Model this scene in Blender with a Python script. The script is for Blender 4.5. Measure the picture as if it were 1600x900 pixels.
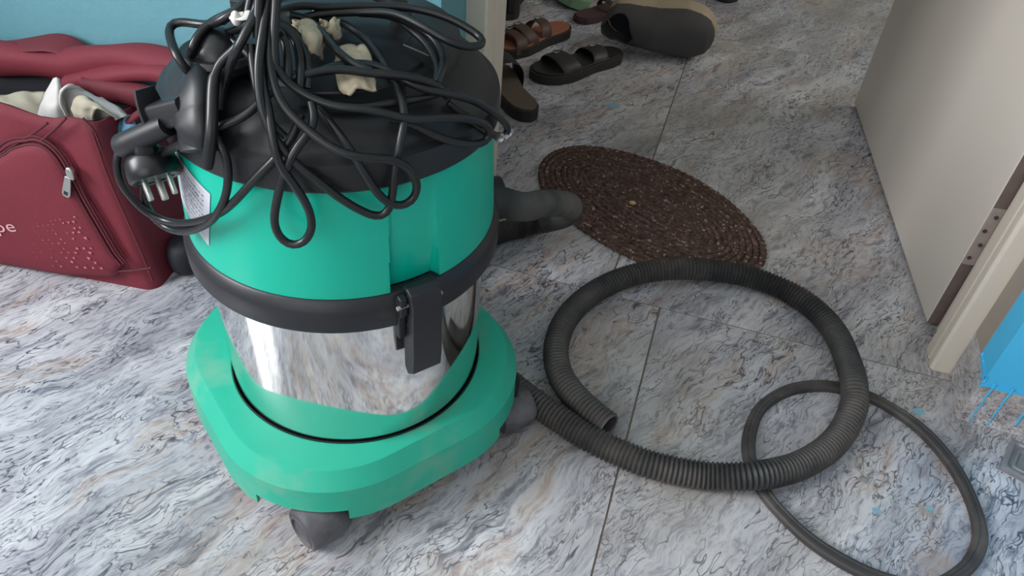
import bpy, bmesh, math, random
import numpy as np
from mathutils import Vector, Matrix
random.seed(7)
rad = math.radians
SC = bpy.context.scene
COL = SC.collection
for o in list(bpy.data.objects): bpy.data.objects.remove(o)

# ------------------------------------------------------------------ camera
CAMLOC = Vector((0, 0, .84))
RM = ((0.951237, 0.2453, -0.187021), (0.301243, -0.608346, 0.73428), (0.066345, -0.754813, -0.652576))
cd = bpy.data.cameras.new('camera'); cam = bpy.data.objects.new('camera', cd); COL.objects.link(cam)
cd.sensor_width = 36; cd.lens = 27.0; cd.clip_start = .02
m3 = Matrix([[RM[i][0], -RM[i][1], -RM[i][2]] for i in range(3)])
cam.matrix_world = Matrix.Translation(CAMLOC) @ m3.to_4x4()
SC.camera = cam
SC.view_settings.view_transform = 'Standard'; SC.view_settings.look = 'None'
SC.view_settings.gamma = 1; SC.view_settings.use_curve_mapping = False
SC.view_settings.exposure = 0.14

# ------------------------------------------------------------------ light
w = bpy.data.worlds.new('sky'); SC.world = w; w.use_nodes = True
w.node_tree.nodes['Background'].inputs[0].default_value = (.62, .74, .86, 1)
w.node_tree.nodes['Background'].inputs[1].default_value = .6
def area(name, loc, target, sx, sy, power, col):
    l = bpy.data.lights.new(name, 'AREA'); l.shape = 'RECTANGLE'; l.size = sx; l.size_y = sy; l.energy = power; l.color = col
    o = bpy.data.objects.new(name, l); COL.objects.link(o); o.location = loc
    o.rotation_euler = (Vector(target)-Vector(loc)).to_track_quat('-Z', 'Y').to_euler(); return o
area('window_daylight', (-1.97, -.86, 1.5), (0, -.86, 1.5), .48, 1.1, 38, (.98, .985, 1))
area('window_daylight', (-1.97, -.30, 1.5), (0, -.30, 1.5), .48, 1.1, 38, (.98, .985, 1))
area('rear_fill', (-.4, -2.17, 1.45), (-.4, 0, 1.1), 1.6, 1.4, 15, (1, .98, .95))  # added frontal fill lamp behind the camera, no known opening there
area('hall_daylight', (1.8, 2.5, 1.6), (0, 2.3, .6), 1.0, 1.2, 23, (1, .96, .89))

# ------------------------------------------------------------------ helpers
def tag(o, label=None, cat=None, group=None, kind=None):
    if label: o['label'] = label
    if cat: o['category'] = cat
    if group: o['group'] = group
    if kind: o['kind'] = kind
    return o
def empty(name, loc=(0, 0, 0), rz=0):
    o = bpy.data.objects.new(name, None); COL.objects.link(o); o.location = loc; o.rotation_euler = (0, 0, rz); o.empty_display_size = .02
    return o
def par(o, p):
    if p is None: return o
    o.parent = p
    bpy.context.view_layer.update()
    o.matrix_parent_inverse = p.matrix_world.inverted()
    return o
def mesh(name, v, f, mat=None, parent=None, sharp=40, smooth=True, keep=False):
    """verts are world coordinates unless keep=True (then local to the parent)"""
    me = bpy.data.meshes.new(name); me.from_pydata([tuple(map(float, p)) for p in v], [], f); me.validate(); me.update()
    bm = bmesh.new(); bm.from_mesh(me); bmesh.ops.recalc_face_normals(bm, faces=bm.faces); bm.to_mesh(me); bm.free()
    if smooth:
        me.shade_smooth()
        if sharp: me.set_sharp_from_angle(angle=rad(sharp))
    o = bpy.data.objects.new(name, me); COL.objects.link(o)
    if mat: me.materials.append(mat)
    if parent:
        if keep: o.parent = parent
        else: par(o, parent)
    return o
def box_vf(x0, x1, y0, y1, z0, z1):
    v = [(x, y, z) for z in (z0, z1) for y in (y0, y1) for x in (x0, x1)]
    f = [(0, 2, 3, 1), (4, 5, 7, 6), (0, 1, 5, 4), (2, 6, 7, 3), (0, 4, 6, 2), (1, 3, 7, 5)]
    return v, f
def bev(o, wdt, seg=2, ang=30):
    m = o.modifiers.new('b', 'BEVEL'); m.width = wdt; m.segments = seg; m.limit_method = 'ANGLE'; m.angle_limit = rad(ang); return o
def box(name, x0, x1, y0, y1, z0, z1, mat, parent=None, b=0, keep=False):
    v, f = box_vf(x0, x1, y0, y1, z0, z1)
    o = mesh(name, v, f, mat, parent, keep=keep)
    if b: bev(o, b)
    return o
def lathe(name, prof, mat, parent=None, n=96, c=(0, 0), sharp=35, fn=None, closed=False):
    v = []; f = []; k = len(prof)
    for i in range(n):
        a = 2*math.pi*i/n
        for j, (r, z) in enumerate(prof):
            if fn: r, z = fn(a, j, r, z)
            v.append((c[0]+r*math.cos(a), c[1]+r*math.sin(a), z))
    for i in range(n):
        for j in range(k-1 if not closed else k):
            a0 = i*k+j; a1 = i*k+(j+1) % k; b0 = ((i+1) % n)*k+j; b1 = ((i+1) % n)*k+(j+1) % k
            f.append((a0, b0, b1, a1))
    return mesh(name, v, f, mat, parent, sharp)
def catmull(P, n=8, closed=False):
    P = np.array(P, float)
    if closed: Q = np.vstack([P[-1], P, P[0], P[1]]); m = len(P)
    else: Q = np.vstack([2*P[0]-P[1], P, 2*P[-1]-P[-2]]); m = len(P)-1
    out = []
    for i in range(1, m+1):
        p0, p1, p2, p3 = Q[i-1:i+3]
        for k in range(n):
            t = k/n
            out.append(.5*((2*p1)+(-p0+p2)*t+(2*p0-5*p1+4*p2-p3)*t*t+(-p0+3*p1-3*p2+p3)*t**3))
    if not closed: out.append(P[-1])
    return np.array(out)
def resample(P, step, closed=False):
    Q = np.vstack([P, P[0]]) if closed else P
    d = np.r_[0, np.cumsum(np.linalg.norm(np.diff(Q, axis=0), axis=1))]
    n = max(2, int(round(d[-1]/step)))
    t = np.linspace(0, d[-1], n+1)
    if closed: t = t[:-1]
    return np.stack([np.interp(t, d, Q[:, k]) for k in range(3)], 1)
def sweep(P, sect, closed=False, up=None, caps=True):
    """sect(i, n) -> list of (a, b) offsets in (side, normal) frame"""
    P = np.array(P, float); n = len(P)
    if closed: T = np.roll(P, -1, 0)-np.roll(P, 1, 0)
    else: T = np.gradient(P, axis=0)
    T /= np.linalg.norm(T, axis=1)[:, None]+1e-12
    v = []; f = []; N = None; k = None
    if up is None:
        ref = np.array([0, 0, 1.]) if abs(T[0][2]) < .9 else np.array([1., 0, 0])
        N = ref-T[0]*ref.dot(T[0]); N /= np.linalg.norm(N)
    for i in range(n):
        if up is not None:
            u = np.array(up(i, n) if callable(up) else up, float); N = u-T[i]*u.dot(T[i]); N /= np.linalg.norm(N)
        elif i:
            N = N-T[i]*N.dot(T[i]); N /= np.linalg.norm(N)
        S = np.cross(T[i], N)
        s = sect(i, n); k = len(s)
        for a, b in s: v.append(P[i]+S*a+N*b)
    for i in range(n if closed else n-1):
        for j in range(k):
            f.append((i*k+j, i*k+(j+1) % k, ((i+1) % n)*k+(j+1) % k, ((i+1) % n)*k+j))
    if caps and not closed:
        f.append(tuple(range(k-1, -1, -1))); f.append(tuple((n-1)*k+j for j in range(k)))
    return v, f
def ell(a, b, n=12, p=1.0):
    out = []
    for j in range(n):
        t = 2*math.pi*j/n; c, s = math.cos(t), math.sin(t)
        out.append((a*math.copysign(abs(c)**p, c), b*math.copysign(abs(s)**p, s)))
    return out
def tube(name, P, r, mat, parent=None, n=10, closed=False):
    v, f = sweep(P, (lambda i, m: ell(r, r, n)) if not callable(r) else (lambda i, m: ell(r(i, m), r(i, m), n)), closed)
    return mesh(name, v, f, mat, parent, 60)
def strip(name, P, wd, th, mat, parent=None, up=(0, 0, 1), p=.6, n=12, closed=False):
    g = wd if callable(wd) else (lambda i, m: wd)
    v, f = sweep(P, lambda i, m: ell(g(i, m)/2, th/2, n, p), closed, up)
    return mesh(name, v, f, mat, parent, 50)
def sheet(name, curves, mat, parent=None, nu=22, nv=6, th=.003, wob=.0, seed=0):
    """cloth sheet through a list of section curves"""
    rnd = random.Random(seed); ph = [rnd.uniform(0, 6.28) for _ in range(6)]
    rows = []
    for c in curves:
        P = catmull(c, 8); d = np.r_[0, np.cumsum(np.linalg.norm(np.diff(P, axis=0), axis=1))]; t = np.linspace(0, d[-1], nu)
        rows.append(np.stack([np.interp(t, d, P[:, k]) for k in range(3)], 1))
    G = np.stack([catmull(np.array([r[i] for r in rows]), nv) for i in range(nu)], 0)
    a, b = G.shape[:2]; v = []; f = []
    for i in range(a):
        for j in range(b):
            q = G[i, j].copy(); s, t = i/(a-1), j/(b-1)
            q[2] += wob*(math.sin(9*s+ph[0]+4*t)+.6*math.sin(17*s-11*t+ph[1])); q[1] += wob*(math.sin(13*t+ph[2]+5*s)+.5*math.sin(23*s+ph[3]))
            v.append(q)
    for i in range(a-1):
        for j in range(b-1): f.append((i*b+j, i*b+j+1, (i+1)*b+j+1, (i+1)*b+j))
    o = mesh(name, v, f, mat, parent, 0)
    m = o.modifiers.new('s', 'SOLIDIFY'); m.thickness = th; m.offset = 0
    return o
def prism(name, poly, z0, z1, mat, parent=None, xf=None, b=0, keep=False, sharp=40):
    n = len(poly); v = [(x, y, z0) for x, y in poly]+[(x, y, z1) for x, y in poly]
    if xf: v = [xf(Vector(p)) for p in v]
    f = [tuple(range(n-1, -1, -1)), tuple(range(n, 2*n))]+[(i, (i+1) % n, n+(i+1) % n, n+i) for i in range(n)]
    o = mesh(name, v, f, mat, parent, sharp, keep=keep)
    if b: bev(o, b)
    return o
def dome(name, c, R, mat, parent=None, n=32, m=12, rot=None, full=True, p=1.0):
    v = []; f = []; M = rot or Matrix.Identity(3); lo = -90 if full else 0
    for j in range(m+1):
        e = rad(lo+(90-lo)*j/m)
        for i in range(n):
            a = 2*math.pi*i/n; ce = math.cos(e)**p if math.cos(e) > 0 else 0
            v.append(Vector(c)+M @ Vector((R[0]*ce*math.cos(a), R[1]*ce*math.sin(a), R[2]*math.sin(e))))
    for j in range(m):
        for i in range(n): f.append((j*n+i, j*n+(i+1) % n, (j+1)*n+(i+1) % n, (j+1)*n+i))
    if not full: f.append(tuple(range(n-1, -1, -1)))
    o = mesh(name, v, f, mat, parent, 60); return o

# ------------------------------------------------------------------ materials
class NT:
    def __init__(s, name):
        s.m = bpy.data.materials.new(name); s.m.use_nodes = True; s.t = s.m.node_tree; s.b = s.t.nodes['Principled BSDF']
    def n(s, typ, **kw):
        x = s.t.nodes.new(typ)
        for k, v in kw.items():
            if k.startswith('i_'): x.inputs[k[2:].replace('_', ' ')].default_value = v
            else: setattr(x, k, v)
        return x
    def l(s, a, b): s.t.links.new(a, b)
    def ramp(s, fac, stops, interp='LINEAR'):
        r = s.n('ShaderNodeValToRGB'); r.color_ramp.interpolation = interp
        e = r.color_ramp.elements
        while len(e) > 1: e.remove(e[-1])
        e[0].position = stops[0][0]; e[0].color = (*stops[0][1], 1)
        for p, c in stops[1:]:
            q = e.new(p); q.color = (*c, 1)
        s.l(fac, r.inputs[0]); return r.outputs[0]
    def mix(s, fac, a, b, mode='MIX'):
        x = s.n('ShaderNodeMix', data_type='RGBA', blend_type=mode)
        for sock, val in ((x.inputs[0], fac), (x.inputs[6], a), (x.inputs[7], b)):
            if isinstance(val, (int, float)): sock.default_value = val
            elif isinstance(val, tuple): sock.default_value = (*val, 1)
            else: s.l(val, sock)
        return x.outputs[2]
    def math(s, op, a, b=0.0, c=None):
        x = s.n('ShaderNodeMath', operation=op)
        for i, val in enumerate((a, b, c)):
            if val is None: continue
            if isinstance(val, (int, float)): x.inputs[i].default_value = val
            else: s.l(val, x.inputs[i])
        return x.outputs[0]
    def noise(s, vec, scale, detail=4, rough=.55, dist=0.0):
        x = s.n('ShaderNodeTexNoise'); x.inputs['Scale'].default_value = scale; x.inputs['Detail'].default_value = detail
        x.inputs['Roughness'].default_value = rough; x.inputs['Distortion'].default_value = dist
        if vec is not None: s.l(vec, x.inputs['Vector'])
        return x
    def pos(s):
        return s.n('ShaderNodeNewGeometry').outputs['Position']
    def mapping(s, vec, rot=(0, 0, 0), scale=(1, 1, 1), loc=(0, 0, 0)):
        x = s.n('ShaderNodeMapping'); x.inputs['Rotation'].default_value = rot; x.inputs['Scale'].default_value = scale; x.inputs['Location'].default_value = loc
        s.l(vec, x.inputs['Vector']); return x.outputs[0]
    def bump(s, h, strength=.3, dist=.002):
        x = s.n('ShaderNodeBump'); x.inputs['Strength'].default_value = strength; x.inputs['Distance'].default_value = dist
        s.l(h, x.inputs['Height']); s.l(x.outputs[0], s.b.inputs['Normal'])
    def set(s, col=None, rough=None, metal=None, spec=None):
        for k, v in (('Base Color', col), ('Roughness', rough), ('Metallic', metal), ('Specular IOR Level', spec)):
            if v is None: continue
            if isinstance(v, tuple): s.b.inputs[k].default_value = (*v, 1)
            elif isinstance(v, (int, float)): s.b.inputs[k].default_value = v
            else: s.l(v, s.b.inputs[k])
        return s
def srgb(r, g, b):
    return tuple((c/255/12.92 if c/255 <= .04045 else ((c/255+.055)/1.055)**2.4) for c in (r, g, b))
def plain(name, col, rough=.5, var=.12, scale=40, metal=0, bump=0, spec=.5, dust=None, dscale=6, dlo=.45, dhi=.75):
    t = NT(name); p = t.pos(); nz = t.noise(p, scale, 5, .6)
    c = t.mix(nz.outputs['Fac'], tuple(x*(1-var) for x in col), tuple(min(1, x*(1+var)) for x in col))
    if dust:
        d = t.noise(p, dscale, 4, .6)
        fac = t.ramp(d.outputs['Fac'], [(dlo, (0, 0, 0)), (dhi, (1, 1, 1))])
        c = t.mix(fac, c, dust)
    t.set(c, rough, metal, spec)
    if bump: t.bump(nz.outputs['Fac'], bump, .001)
    return t.m

def marble_mat(name, grey=1.0):
    t = NT(name)
    oi = t.n('ShaderNodeObjectInfo')
    off = t.n('ShaderNodeVectorMath', operation='SCALE'); off.inputs[0].default_value = (7.3, 4.1, 2.7)
    t.l(oi.outputs['Random'], off.inputs['Scale'])
    add = t.n('ShaderNodeVectorMath', operation='ADD'); t.l(t.pos(), add.inputs[0]); t.l(off.outputs[0], add.inputs[1])
    p = add.outputs[0]
    # domain warp for the swirling veins
    w1 = t.noise(p, 5.0, 3, .55)
    wv = t.n('ShaderNodeVectorMath', operation='SUBTRACT'); t.l(w1.outputs['Color'], wv.inputs[0]); wv.inputs[1].default_value = (.5, .5, .5)
    ws = t.n('ShaderNodeVectorMath', operation='SCALE'); ws.inputs['Scale'].default_value = .085; t.l(wv.outputs[0], ws.inputs[0])
    w2 = t.noise(p, 26.0, 2, .5)
    wv2 = t.n('ShaderNodeVectorMath', operation='SUBTRACT'); t.l(w2.outputs['Color'], wv2.inputs[0]); wv2.inputs[1].default_value = (.5, .5, .5)
    ws2 = t.n('ShaderNodeVectorMath', operation='SCALE'); ws2.inputs['Scale'].default_value = .011; t.l(wv2.outputs[0], ws2.inputs[0])
    pa = t.n('ShaderNodeVectorMath', operation='ADD'); t.l(p, pa.inputs[0]); t.l(ws.outputs[0], pa.inputs[1])
    pb = t.n('ShaderNodeVectorMath', operation='ADD'); t.l(pa.outputs[0], pb.inputs[0]); t.l(ws2.outputs[0], pb.inputs[1])
    al = t.mapping(pb.outputs[0], rot=(0, 0, rad(-64)), scale=(1, 1, 1))
    def stretched(sx, sy, loc=(0, 0, 0)): return t.mapping(al, scale=(sx, sy, max(sx, sy)), loc=loc)
    # soft cloudy base
    base = t.noise(stretched(3.6, 12), 1, 4, .6)
    col = t.ramp(base.outputs['Fac'], [(.28, srgb(142, 142, 150)), (.42, srgb(176, 176, 183)), (.54, srgb(198, 198, 204)), (.64, srgb(216, 217, 221)), (.78, srgb(236, 236, 239))])
    # fine directional brushed grain
    g = t.noise(stretched(30, 190, (3, 1, 0)), 1, 4, .66)
    gm = t.ramp(g.outputs['Fac'], [(.33, (.50, .51, .57)), (.45, (.84, .84, .88)), (.55, (1, 1, 1))])
    col = t.mix(1.0, col, gm, 'MULTIPLY')
    # brown / pink bands
    bn = t.noise(stretched(2.6, 11, (9, 4, 0)), 1, 3, .6)
    bf = t.ramp(bn.outputs['Fac'], [(.56, (0, 0, 0)), (.62, (.8, .8, .8)), (.67, (.3, .3, .3)), (.75, (0, 0, 0))])
    col = t.mix(t.math('MULTIPLY', bf, t.ramp(g.outputs['Fac'], [(.35, (1, 1, 1)), (.62, (.3, .3, .3))])), col, srgb(174, 148, 130))
    # dark slate veins: thin crisp ridges gathered into drifts by a mask
    for k, (sx, sy, wd, loc, thr) in enumerate([(8, 40, .012, (1, 7, 0), .45), (14, 80, .019, (5, 2, 0), .46), (22, 130, .030, (8, 3, 0), .46)]):
        vn = t.noise(stretched(sx, sy, loc), 1, 2, .5)
        rd = t.math('ABSOLUTE', t.math('SUBTRACT', vn.outputs['Fac'], .5))
        ln = t.ramp(rd, [(0, (1, 1, 1)), (wd*.5, (.8, .8, .8)), (wd, (0, 0, 0))])
        mk = t.noise(stretched(4+k, 13+3*k, (loc[1], loc[0], 0)), 1, 3, .55)
        mf = t.ramp(mk.outputs['Fac'], [(thr, (0, 0, 0)), (thr+.10, (1, 1, 1))])
        fac = t.math('MULTIPLY', t.math('MULTIPLY', ln, mf), (.95, .9, .75)[k])
        col = t.mix(fac, col, srgb(54, 58, 76))
    # slate drifts and blotches
    sn = t.noise(stretched(11, 52, (2, 2, 5)), 1, 4, .6)
    sf = t.ramp(sn.outputs['Fac'], [(.57, (0, 0, 0)), (.66, (.6, .6, .6)), (.74, (.9, .9, .9))])
    col = t.mix(sf, col, srgb(84, 88, 106))
    pn = t.noise(stretched(40, 70, (6, 1, 2)), 1, 2, .5)
    col = t.mix(t.ramp(pn.outputs['Fac'], [(.74, (0, 0, 0)), (.78, (.8, .8, .8))]), col, srgb(52, 54, 68))
    # worn dusty grime, lighter towards clean zones
    d = t.noise(t.pos(), 2.2, 4, .6)
    df = t.ramp(d.outputs['Fac'], [(.36, (0, 0, 0)), (.66, (.62, .62, .62))])
    sxy = t.n('ShaderNodeSeparateXYZ'); t.l(t.pos(), sxy.inputs[0])
    tr = t.n('ShaderNodeMapRange', interpolation_type='SMOOTHSTEP'); tr.inputs['From Min'].default_value = -.75; tr.inputs['From Max'].default_value = .0; tr.inputs['To Min'].default_value = .12; t.l(sxy.outputs['X'], tr.inputs['Value'])
    col = t.mix(t.math('MULTIPLY', df, tr.outputs[0]), col, srgb(158, 150, 136))
    t.set(col, t.ramp(d.outputs['Fac'], [(.35, (.10, .10, .10)), (.7, (.2, .2, .2))]), 0, .5)
    return t.m

M = {}
M['marble'] = marble_mat('marble')
M['grout'] = plain('grout', srgb(116, 104, 92), .8)
def wall_paint(name, col, dark):
    t = NT(name); p = t.pos(); a = t.noise(p, 3, 3, .5); b = t.noise(p, 60, 6, .65)
    c = t.mix(t.ramp(a.outputs['Fac'], [(.35, (0, 0, 0)), (.65, (1, 1, 1))]), dark, col)
    t.set(c, .6, 0, .3); t.bump(b.outputs['Fac'], .35, .003); return t.m
M['wall_blue'] = wall_paint('wall_blue', srgb(106, 156, 168), srgb(96, 146, 158))
M['wall_pale'] = wall_paint('wall_pale', srgb(205, 208, 214), srgb(196, 200, 208))
M['wall_sky'] = wall_paint('wall_sky', srgb(78, 186, 232), srgb(58, 174, 226))
M['wall_plain'] = wall_paint('wall_plain', srgb(200, 196, 188), srgb(190, 186, 178))
M['white'] = plain('white_ceiling', srgb(225, 225, 220), .8)
M['cream'] = plain('cream_paint', srgb(212, 202, 188), .38, .04, 12, bump=.05)
M['cream_door'] = plain('cream_door', srgb(214, 206, 196), .42, .03, 4)
M['door_edge'] = plain('door_edge', srgb(112, 98, 92), .7, .2, 60, bump=.2)
M['gap_dark'] = plain('gap_dark', srgb(38, 40, 48), .8)
M['steel'] = plain('steel', (.80, .80, .79), .07, .02, 8, metal=1)
M['hinge'] = plain('hinge_metal', srgb(158, 146, 140), .5, .2, 80)
M['screw'] = plain('screw_metal', srgb(90, 80, 76), .5, .2, 80, metal=.6)
M['green'] = plain('green_plastic', srgb(0, 178, 152), .36, .03, 20, spec=.45)
M['green_base'] = plain('green_base_plastic', srgb(42, 172, 144), .45, .05, 20, spec=.4, dust=srgb(122, 172, 148), dscale=7, dlo=.52, dhi=.72)
M['black'] = plain('black_plastic', srgb(27, 28, 31), .45, .15, 90, bump=.08, dust=srgb(44, 43, 45), dscale=14, dlo=.55, dhi=.85)
M['black_rub'] = plain('black_rubber', srgb(22, 23, 25), .34, .12, 60)
M['ring'] = plain('ring_black', srgb(30, 30, 35), .42, .12, 50, dust=srgb(54, 54, 58), dscale=30, dlo=.62, dhi=.85)
M['caster'] = plain('caster_dusty', srgb(74, 73, 79), .62, .15, 40, dust=srgb(122, 116, 116), dscale=22, dlo=.45, dhi=.8)
M['hose'] = plain('hose_dusty', srgb(46, 46, 47), .55, .1, 50, dust=srgb(94, 88, 84), dscale=9, dlo=.42, dhi=.75)
M['hose_in'] = plain('hose_inside', srgb(20, 20, 22), .8)
M['hose_rim'] = plain('hose_rim', srgb(88, 92, 96), .6)
M['gasket'] = plain('gasket_dusty', srgb(58, 55, 55), .65, .15, 60, dust=srgb(98, 92, 88), dscale=14, dlo=.45, dhi=.8)
M['silver'] = plain('silver', srgb(200, 198, 192), .28, .05, 60, metal=1)
M['chrome_tape'] = plain('foil', srgb(235, 238, 240), .18, .05, 60, metal=.9)
M['sticker'] = None
M['red'] = plain('red_canvas', srgb(114, 33, 47), .75, .12, 260, bump=.25, dust=srgb(108, 31, 45), dscale=8)
M['red_dk'] = plain('red_canvas_deep', srgb(98, 28, 40), .75, .12, 260, bump=.25)
M['seam'] = plain('seam_maroon', srgb(84, 24, 36), .7, .1, 200)
M['lining'] = plain('black_lining', srgb(26, 26, 34), .7, .15, 100)
M['print'] = plain('print_pink', srgb(186, 112, 122), .7)
M['print_text'] = plain('print_text', srgb(214, 160, 164), .7)
M['cloth_white'] = plain('cloth_white', srgb(206, 202, 200), .85, .06, 300, bump=.2)
M['cloth_beige'] = plain('cloth_beige', srgb(176, 168, 150), .85, .06, 300, bump=.2)
M['cloth_teal'] = plain('cloth_teal', srgb(70, 116, 132), .85, .08, 300, bump=.2)
M['cloth_blue'] = plain('cloth_blue', srgb(112, 160, 196), .85, .08, 300, bump=.2)
M['rag'] = plain('rag', srgb(184, 172, 148), .9, .1, 220, bump=.4, dust=srgb(140, 130, 110), dscale=40)
M['spot'] = plain('paint_spot', srgb(128, 172, 186), .5)
M['tie'] = plain('tie_white', srgb(225, 220, 214), .5)

# ------------------------------------------------------------------ room shell
def S(o): o['kind'] = 'structure'; return o
floor = S(box('floor', -2, 1.9, -2.2, 3.5, -.06, -.0015, M['grout']))
floor['label'] = 'pale grey marbled tile floor'
tile_me = {}
def tile(x0, x1, y0, y1):
    g = .0012; key = (round(x1-x0, 4), round(y1-y0, 4))
    if key not in tile_me:
        v, f = box_vf(g, key[0]-g, g, key[1]-g, -.03, 0)
        o = mesh('tile', v, f, M['marble']); bev(o, .0006, 2); tile_me[key] = o; n = o
    else:
        n = tile_me[key].copy(); COL.objects.link(n)
    n.location = (x0, y0, 0); par(n, floor)
for y0, y1 in ((-.209-1.2, -.209), (-.209, .991)):
    for x0 in (-2.397, -1.197, .003, 1.203): tile(x0, x0+1.2, y0, y1)
for y0 in (.991, 2.191):
    for x0 in (-2.488, -1.288, -.088, 1.112): tile(x0, x0+1.2, y0, y0+1.2)

YW, YB = .91, 1.115
S(box('wall_left', -2, -.357, YW, YB, 0, 2.5, M['wall_blue']))
S(box('wall_right', .459, 1.9, YW, YB, .0, 2.5, M['wall_sky']))
S(box('wall_over_door', -.357, .459, YW, YB, 2.06, 2.5, M['wall_blue']))['label'] = 'blue wall above the doorway'
# side wall with the window and rear wall with an opening behind the added fill lamp (both outside the picture)
sw = S(empty('wall_side', (-2, 0, 0)))
for a in ((-2.2, -1.16, 0, 2.5), (0, .91, 0, 2.5), (-1.16, 0, 0, .8), (-1.16, 0, 2.2, 2.5)):
    box('wall_panel', -2.08, -2, a[0], a[1], a[2], a[3], M['wall_pale'], sw)
rw = S(empty('wall_rear', (0, -2.2, 0)))
for a in ((-2, -1.2, 0, 2.5), (.4, 1.9, 0, 2.5), (-1.2, .4, 0, .75), (-1.2, .4, 2.15, 2.5)):
    box('wall_panel', a[0], a[1], -2.28, -2.2, a[2], a[3], M['wall_pale'], rw)
S(box('wall_far', -1.4, 1.9, 3.5, 3.58, 0, 2.5, M['wall_plain']))
S(box('wall_hall', -1.4, -1.32, YB, 3.5, 0, 2.5, M['wall_plain']))
S(box('wall_end', 1.9, 1.98, -2.2, 3.5, 0, 2.5, M['wall_plain']))
S(box('ceiling', -2.08, 1.9, -2.28, 3.58, 2.5, 2.56, M['white']))
wn = S(empty('window_1', (-2.04, -.58, 1.5)))
for n_, a in (('frame', (-1.16, -1.11, .8, 2.2)), ('frame', (-.05, 0, .8, 2.2)), ('frame', (-.61, -.55, .8, 2.2)), ('frame', (-1.11, -.05, .8, .84)), ('frame', (-1.11, -.05, 2.16, 2.2))):
    box(n_, -2.06, -2.02, a[0], a[1], a[2], a[3], M['white'], wn)

# door frames: rebated, with a groove along each
def frame_profile(side):
    # (x towards opening, y); opening is at +x for the left frame
    a = [(0, 1.005), (.030, 1.005), (.033, 1.008), (.033, 1.040), (.029, 1.042), (.029, 1.046), (.033, 1.048), (.033, 1.098), (.024, 1.102), (.024, 1.112), (0, 1.112)]
    return a
for nm, sgn, x0 in (('trim_1', 1, -.359), ('trim_2', -1, .462)):
    pl = [(x0+sgn*a, b) for a, b in frame_profile(sgn)]
    if sgn < 0: pl = [(x0-a, b) for a, b in ((0, 1.005), (.028, 1.005), (.033, 1.010), (.033, 1.024), (.030, 1.026), (.030, 1.029), (.033, 1.031), (.033, 1.055), (.012, 1.058), (.012, 1.112), (0, 1.112))]
    o = S(prism(nm, pl, 0, 2.06, M['cream'], None, b=.0012)); o['label'] = 'cream painted wooden door frame post'
S(box('trim_3', -.357, .459, 1.005, 1.112, 2.02, 2.06, M['cream']))

S(box('baseboard_left', -2, -.3585, .9085, .912, 0, .078, M['marble']))
# marble skirting with blue drips on the right pier
sk = S(empty('baseboard_right', (.459, .905, 0)))
o = box('skirting_tile', .4575, 1.9, .9085, .912, 0, .078, M['marble'], sk, .0012)
o = box('skirting_tile', .4575, .461, .912, 1.004, 0, .092, M['marble'], sk, .0012)
v = []; f = []
rnd = random.Random(3)
def drip(xc, wd, zb, zt=.084):
    v, f = sweep(np.array([(xc+.0006*math.sin(i*1.7), .9083, zt-(zt-zb)*i/9) for i in range(10)]), lambda i, m: ell(wd*(.5+.5*max(0, 1-i/4.0))*(.8 if i > 6 else 1)/1, .0012, 8), up=(0, -1, 0))
    return mesh('paint_drip', v, f, M['wall_sky'], sk, 60)
for xc, wd, zb in ((.474, .0021, .003), (.498, .0024, .006), (.530, .004, .02), (.58, .004, .01)): drip(xc, wd, zb)
# paint lapping over the top of the skirting
for side in (0, 1):
    pts = []
    for i in range(61):
        s = i/60
        if side == 0: pts.append((.4572+s*.8, .070+.007*math.sin(s*40)+.004*math.sin(s*97+1)))
        else: pts.append((.9085+s*.045, .082+.012*s+.005*math.sin(s*20)))
    v = [(x, y_, z) for x, z0 in pts for z in (z0, .0935 if side else .0795) for y_ in (0, 1)]
    if side == 0: v = [(x, .9079 if k else .912, z) for x, k, z in v]
    else: v = [(.4569 if k else .461, x, z) for x, k, z in v]
    f = []
    for i in range(60):
        q = [i*4+k for k in range(4)]; r = [k+4 for k in q]
        f += [(q[0], r[0], r[1], q[1]), (q[1], r[1], r[3], q[3]), (q[3], r[3], r[2], q[2]), (q[2], r[2], r[0], q[0])]
    mesh('paint_lap', v, f, M['wall_sky'], sk, 40)
# bare cement smear on the reveal beside the frame
box('bare_plaster', .4578, .461, .958, 1.004, .092, 2.0, plain('bare_plaster', srgb(150, 140, 130), .8, .12, 30, bump=.2), sk)
# small paint spots on the floor
for x, y, r in ((.405, .905, .009), (-.217, 1.66, .016), (.335, .70, .006), (.405, .73, .005)):
    pl = [(x+r*(1+.25*math.sin(3*a+x*40))*math.cos(a), y+r*(.8+.2*math.sin(2*a))*math.sin(a)) for a in [i*2*math.pi/16 for i in range(16)]]
    prism('paint_spot', pl, .0, .0006, M['spot'], floor)

# door leaf, hinged on the right frame and standing open into the next room
hx, hy = .4315, 1.114
dv = Vector((.335-hx, 1.916-hy, 0)); ang = math.atan2(dv.y, dv.x)
door = S(empty('door_1', (hx, hy, 0), ang)); door['label'] = 'cream door leaf standing open into the next room'
bpy.context.view_layer.update()
DL = dv.length
box('door_panel', 0, DL, -.036, 0, .008, 2.03, M['cream_door'], door, .002, keep=True)
box('door_edge_strip', -.0015, .0, -.0345, -.0015, .008, 2.03, M['door_edge'], door, keep=True)
for hz in (.135, 1.75):
    h = box('hinge', -.0035, -.0005, -.03, -.001, hz, hz+.105, M['hinge'], door, .0006, keep=True)
    for k in range(4):
        cz = hz+.014+k*.0255; cy_ = -.006-(.005 if k % 2 else 0)
        pl = [(.0032*math.cos(a), .0032*math.sin(a)) for a in [i*math.pi/5 for i in range(10)]]
        prism('screw', pl, 0, .0012, M['screw'], h, xf=lambda p, cz=cz, cy_=cy_: Vector((-.0036-p.z, cy_+p.x, cz+p.y)), keep=True)

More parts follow.
